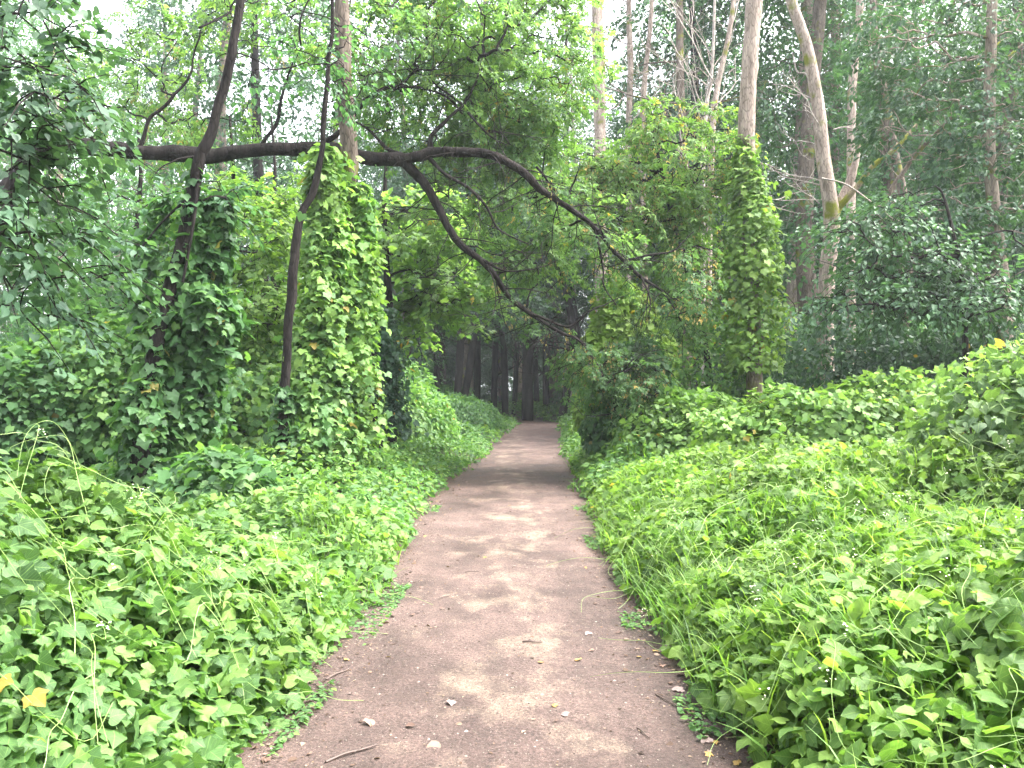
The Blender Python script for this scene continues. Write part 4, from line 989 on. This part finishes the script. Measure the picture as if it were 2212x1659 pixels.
for x_, Y, w, tl, lb in [(1140, 45, .30, .0, 'thick black trunk straight ahead at the end of the path'), (1212, 43, .22, .02, 'black trunk just right of where the path vanishes'), (1246, 45, .16, -.01, 'slim black trunk right of the path end beside the hanging leaves'),
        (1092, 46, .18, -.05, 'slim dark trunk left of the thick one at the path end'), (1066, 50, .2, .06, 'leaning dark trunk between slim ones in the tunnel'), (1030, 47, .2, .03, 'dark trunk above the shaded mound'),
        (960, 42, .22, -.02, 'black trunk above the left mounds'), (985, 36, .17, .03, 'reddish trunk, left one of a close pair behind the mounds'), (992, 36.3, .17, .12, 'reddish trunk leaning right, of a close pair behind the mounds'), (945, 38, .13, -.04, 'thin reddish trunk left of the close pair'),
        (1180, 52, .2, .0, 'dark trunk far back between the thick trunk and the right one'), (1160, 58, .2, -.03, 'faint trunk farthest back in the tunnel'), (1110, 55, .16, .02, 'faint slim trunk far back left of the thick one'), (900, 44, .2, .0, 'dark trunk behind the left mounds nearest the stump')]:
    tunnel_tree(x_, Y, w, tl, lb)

# undergrowth bushes of the wood
def proto_bush(label, r, n, mat, mean):
    b, st = Bag(), Bag(); c = np.array([0, 0, r[2] * .35])
    mound_leaves(b, c, r, n, OVATE, .15, mean, thick=.2, lump=.35); mound_stems(st, c, np.array(r) * .9, 12, .012)
    root = thing('bush', label, 'bush', (0, 0, 0), 'undergrowth bushes of the wood')
    on_root(root, b.build('leaves', mat), st.build('stems', M_BARK_DK)); return root
bl_ = ['leafy green bush in the undergrowth of the wood', 'dark low bush in the undergrowth of the wood', 'tall loose bush in the undergrowth of the wood']
bp = [proto_bush(bl_[0], (1.6, 1.5, 1.9), 3400, M_VINE, .5), proto_bush(bl_[1], (1.9, 1.7, 1.4), 3400, M_VINE_DK, .4), proto_bush(bl_[2], (1.5, 1.5, 3.0), 4200, M_CANOPY, .6)]
first = set(); nb_ = 0; tries = 0; bs = []
while nb_ < 150 and tries < 6000:
    tries += 1
    y = rng.uniform(17, 66); x = rng.uniform(-1, 1) * (y * .72 + 3); mid_ = (XL(min(y, 58)) + XR(min(y, 58))) / 2
    if abs(x - mid_) < (4.0 if y < 40 else 3.2): continue
    if x > 0 and y < 24: continue
    if any((x - a) ** 2 + (y - b_) ** 2 < 2.4 for a, b_ in bs): continue
    bs.append((x, y)); nb_ += 1; k = int(rng.integers(0, 3))
    if 38 < y and abs(x) < 9: k = 1
    s = rng.uniform(.75, 1.25); rz = rng.uniform(0, 6.28)
    lab = ['leafy green bush', 'dark low bush', 'tall loose bush'][k] + ' in the undergrowth' + (' left of the path' if x < mid_ - 5 else ' right of the path' if x > mid_ + 5 else ' around the tunnel') + (', front ranks' if y < 30 else ', middle ranks' if y < 46 else ', rear ranks')
    if k not in first: first.add(k); r = bp[k]; r.location = (x, y, 0); r.scale = (s, s, s); r.rotation_euler = (0, 0, rz); r['label'] = lab
    else: copy_tree(bp[k], (x, y, 0), rz, s, lab)

# the far wood that reads as one mass
b = Bag()
for i in range(190):
    a = rng.uniform(-.95, .95); d = rng.uniform(72, 98); c = (math.sin(a) * d * 1.1, math.cos(a) * d * .5 + 45, (18 if a > 0 else 7) * rng.random() ** 1.3)
    p, dd = blob(c, (5, 3, 3.4), 60, lump=.3)
    lp, lt, ln = spray(p, dd + rng.normal(size=p.shape) * .4, 2.0, .9, 20)
    leaves(b, DIAMOND, lp, lt, ln, .34 * rng.uniform(.6, 1.3, len(lp)), tints(len(lp), .45, .18))
for i in range(60):
    c = (rng.uniform(-20, -3), rng.uniform(52, 64), rng.uniform(.3, 8))
    p, dd = blob(c, (2.4, 1.6, 1.7), 40, lump=.3)
    lp, lt, ln = spray(p, dd + rng.normal(size=p.shape) * .4, 1.0, .5, 22)
    leaves(b, DIAMOND, lp, lt, ln, .2 * rng.uniform(.6, 1.3, len(lp)), tints(len(lp), .4, .18))
for i in range(120):
    c = (rng.uniform(-26, 26), rng.uniform(60, 80), rng.uniform(.3, 9) ** 1.0)
    p, dd = blob(c, (3, 2, 1.9), 40, lump=.3)
    lp, lt, ln = spray(p, dd + rng.normal(size=p.shape) * .4, 1.2, .6, 22)
    leaves(b, DIAMOND, lp, lt, ln, .24 * rng.uniform(.6, 1.3, len(lp)), tints(len(lp), .4, .18))
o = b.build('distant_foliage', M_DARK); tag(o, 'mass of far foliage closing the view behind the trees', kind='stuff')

# ------------------------------------------------------------------ fallen leaves and twigs on the path
M_LITTER = [plain_mat('tan_dead_leaf', (.17, .10, .07)), plain_mat('pinkish_dead_leaf', (.20, .14, .125)), plain_mat('brown_dead_leaf', (.09, .05, .035)), plain_mat('yellow_dead_leaf', (.28, .17, .04))]
lit = [('tan', 'dry tan'), ('pink', 'pale pinkish'), ('brown', 'crumpled brown'), ('yellow', 'yellow')]
def litter_mesh(k):
    tm = [STARS[1], HEARTS[1], OVATE, STARS[3], HEARTS[0], star(.2, .5)][k % 6]
    v = tm[0].copy(); v = v * [1, 1, .6]; v[:, 2] += rng.normal(size=len(v)) * .04; v[:, 1] -= .4
    b = Bag(); b.add(v, tm[1]); o = b.build('fallen_leaf', M_LITTER[k % 4], smooth=False)
    md = o.data
    return o
protoL = [litter_mesh(k) for k in range(12)]
def put_litter(o, x, y, s, rz, label, first_):
    q = o if first_ else o.copy()
    if not first_: COL.objects.link(q)
    q.location = (x, y, path_z(x, y) + .006 + s * .10); q.scale = (s, s, s); q.rotation_euler = (rng.normal() * .15, rng.normal() * .15, rz)
    tag(q, label, 'leaf', 'fallen leaves lying on the path')
usedL = set()
special = [(800, 1572, .055, 0, 'pale dry leaf lying flat near the bottom left of the path'), (975, 1535, .05, 1, 'pinkish curled leaf left of the path middle near the camera'), (885, 1580, .05, 2, 'brown crumpled leaf beside two pale ones near the camera'),
           (1440, 1410, .055, 1, 'pale pinkish leaf at the right edge of the path'), (1465, 1500, .06, 1, 'grey-pink leaf lying against the weeds at the right path edge'), (1525, 1608, .055, 1, 'pale leaf lying beside the yellow one at the lower right path edge'), (1545, 1612, .035, 3, 'small yellow leaf at the lower right path edge'),
           (1270, 1378, .05, 1, 'pale leaf on the right half of the path'), (1382, 1330, .04, 0, 'small tan leaf by the right path edge'), (665, 1355, .07, 3, 'yellow upright leaf at the left edge of the path'), (1220, 1560, .04, 1, 'small pale leaf right of the path middle near the camera'), (1530, 1640, .035, 3, 'orange-yellow scrap of leaf at the bottom right')]
cnt = 0
for (px_, py_, s, k, lab) in special:
    Yd = CAM_H * FPX / (py_ - HY); xx = (px_ - HX) * Yd / FPX
    f_ = k not in usedL; usedL.add(k)
    put_litter(protoL[k], xx, Yd, s, rng.uniform(0, 6.28), lab, f_)
for i in range(170):
    y = 2.6 + 15 * rng.random() ** 1.5
    if rng.random() < .72:
        e = rng.exponential(.13) ; x = XL(y) + e - .04 if rng.random() < .5 else XR(y) - e + .04
    else: x = rng.uniform(XL(y), XR(y))
    k = int(rng.integers(0, 12)); f_ = k not in usedL; usedL.add(k)
    put_litter(protoL[k], x, y, rng.uniform(.014, .042), rng.uniform(0, 6.28), 'small %s scrap of leaf lying on the dirt path' % lit[k % 4][1], f_)
for k in range(12):
    if k not in usedL: bpy.data.objects.remove(protoL[k])
M_TWIG = plain_mat('dry_twig', (.07, .045, .035))
M_STICK = plain_mat('peeled_stick', (.26, .19, .15))
for (px_, py_, L, ang, r_, m_, lab) in [(1150, 1402, .12, -.1, .006, M_TWIG, 'short dark twig lying on the middle of the path'), (1480, 1545, .30, -.8, .0035, M_TWIG, 'long thin curved twig by the right path edge'), (700, 1345, .30, .35, .016, M_STICK, 'pale peeled stick half under the weeds at the left edge'),
        (730, 1465, .12, .7, .005, M_TWIG, 'thin dark twig near the left weeds'), (1020, 1245, .12, .1, .004, M_TWIG, 'tiny twig farther up the path'), (1390, 1275, .22, -.4, .005, M_TWIG, 'thin brown twig at the right path edge farther up'), (1390, 1595, .07, -1., .004, M_TWIG, 'stub of dark twig at the lower right of the path'),
        (960, 1300, .1, .5, .004, M_TWIG, 'small twig left of the pale patch'), (760, 1640, .2, .4, .006, M_TWIG, 'dark twig at the bottom left corner of the path')]:
    Yd = CAM_H * FPX / (py_ - HY); xx = (px_ - HX) * Yd / FPX; b = Bag()
    dx, dy = math.cos(ang) * L / 2, math.sin(ang) * L
    pts = [(-dx, -dy, 0), (-dx * .3, -dy * .2, .006), (dx * .4, dy * .45, .002), (dx, dy, .004)]
    tube(b, pts, [r_, r_ * .9, r_ * .6], n=14, seg=6, rough=.12)
    if L > .1: tube(b, [(dx * .1, dy * .1, .003), (dx * .35, dy * .1 + L * .12, .01)], [r_ * .5, r_ * .3], n=4, seg=4)
    o = b.build('stick' if m_ is M_STICK else 'twig', m_, smooth=True); o.location = (xx, Yd, path_z(xx, Yd) + r_ * .9)
    tag(o, lab, 'twig', 'twigs lying on the path')

# ------------------------------------------------------------------ haze
HAZE = 0.0007
if HAZE:
    x0, x1, y0, y1, z0, z1 = -420, 420, -220, 720, -1.5, 30
    v = [(x, y, z) for z in (z0, z1) for (x, y) in ((x0, y0), (x1, y0), (x1, y1), (x0, y1))]
    f = [(3, 2, 1, 0), (4, 5, 6, 7), (0, 1, 5, 4), (1, 2, 6, 5), (2, 3, 7, 6), (3, 0, 4, 7)]
    m, n_, l_, out = nodes_of('haze_air')
    pv_ = n_.new('ShaderNodeVolumePrincipled'); pv_.inputs['Density'].default_value = HAZE; pv_.inputs['Color'].default_value = (.88, .92, 1, 1); pv_.inputs['Anisotropy'].default_value = .3
    l_.new(pv_.outputs[0], out.inputs['Volume'])
    b = Bag(); b.add(v, f); o = b.build('haze', m); tag(o, 'thin pale haze in the air of the wood', kind='stuff')
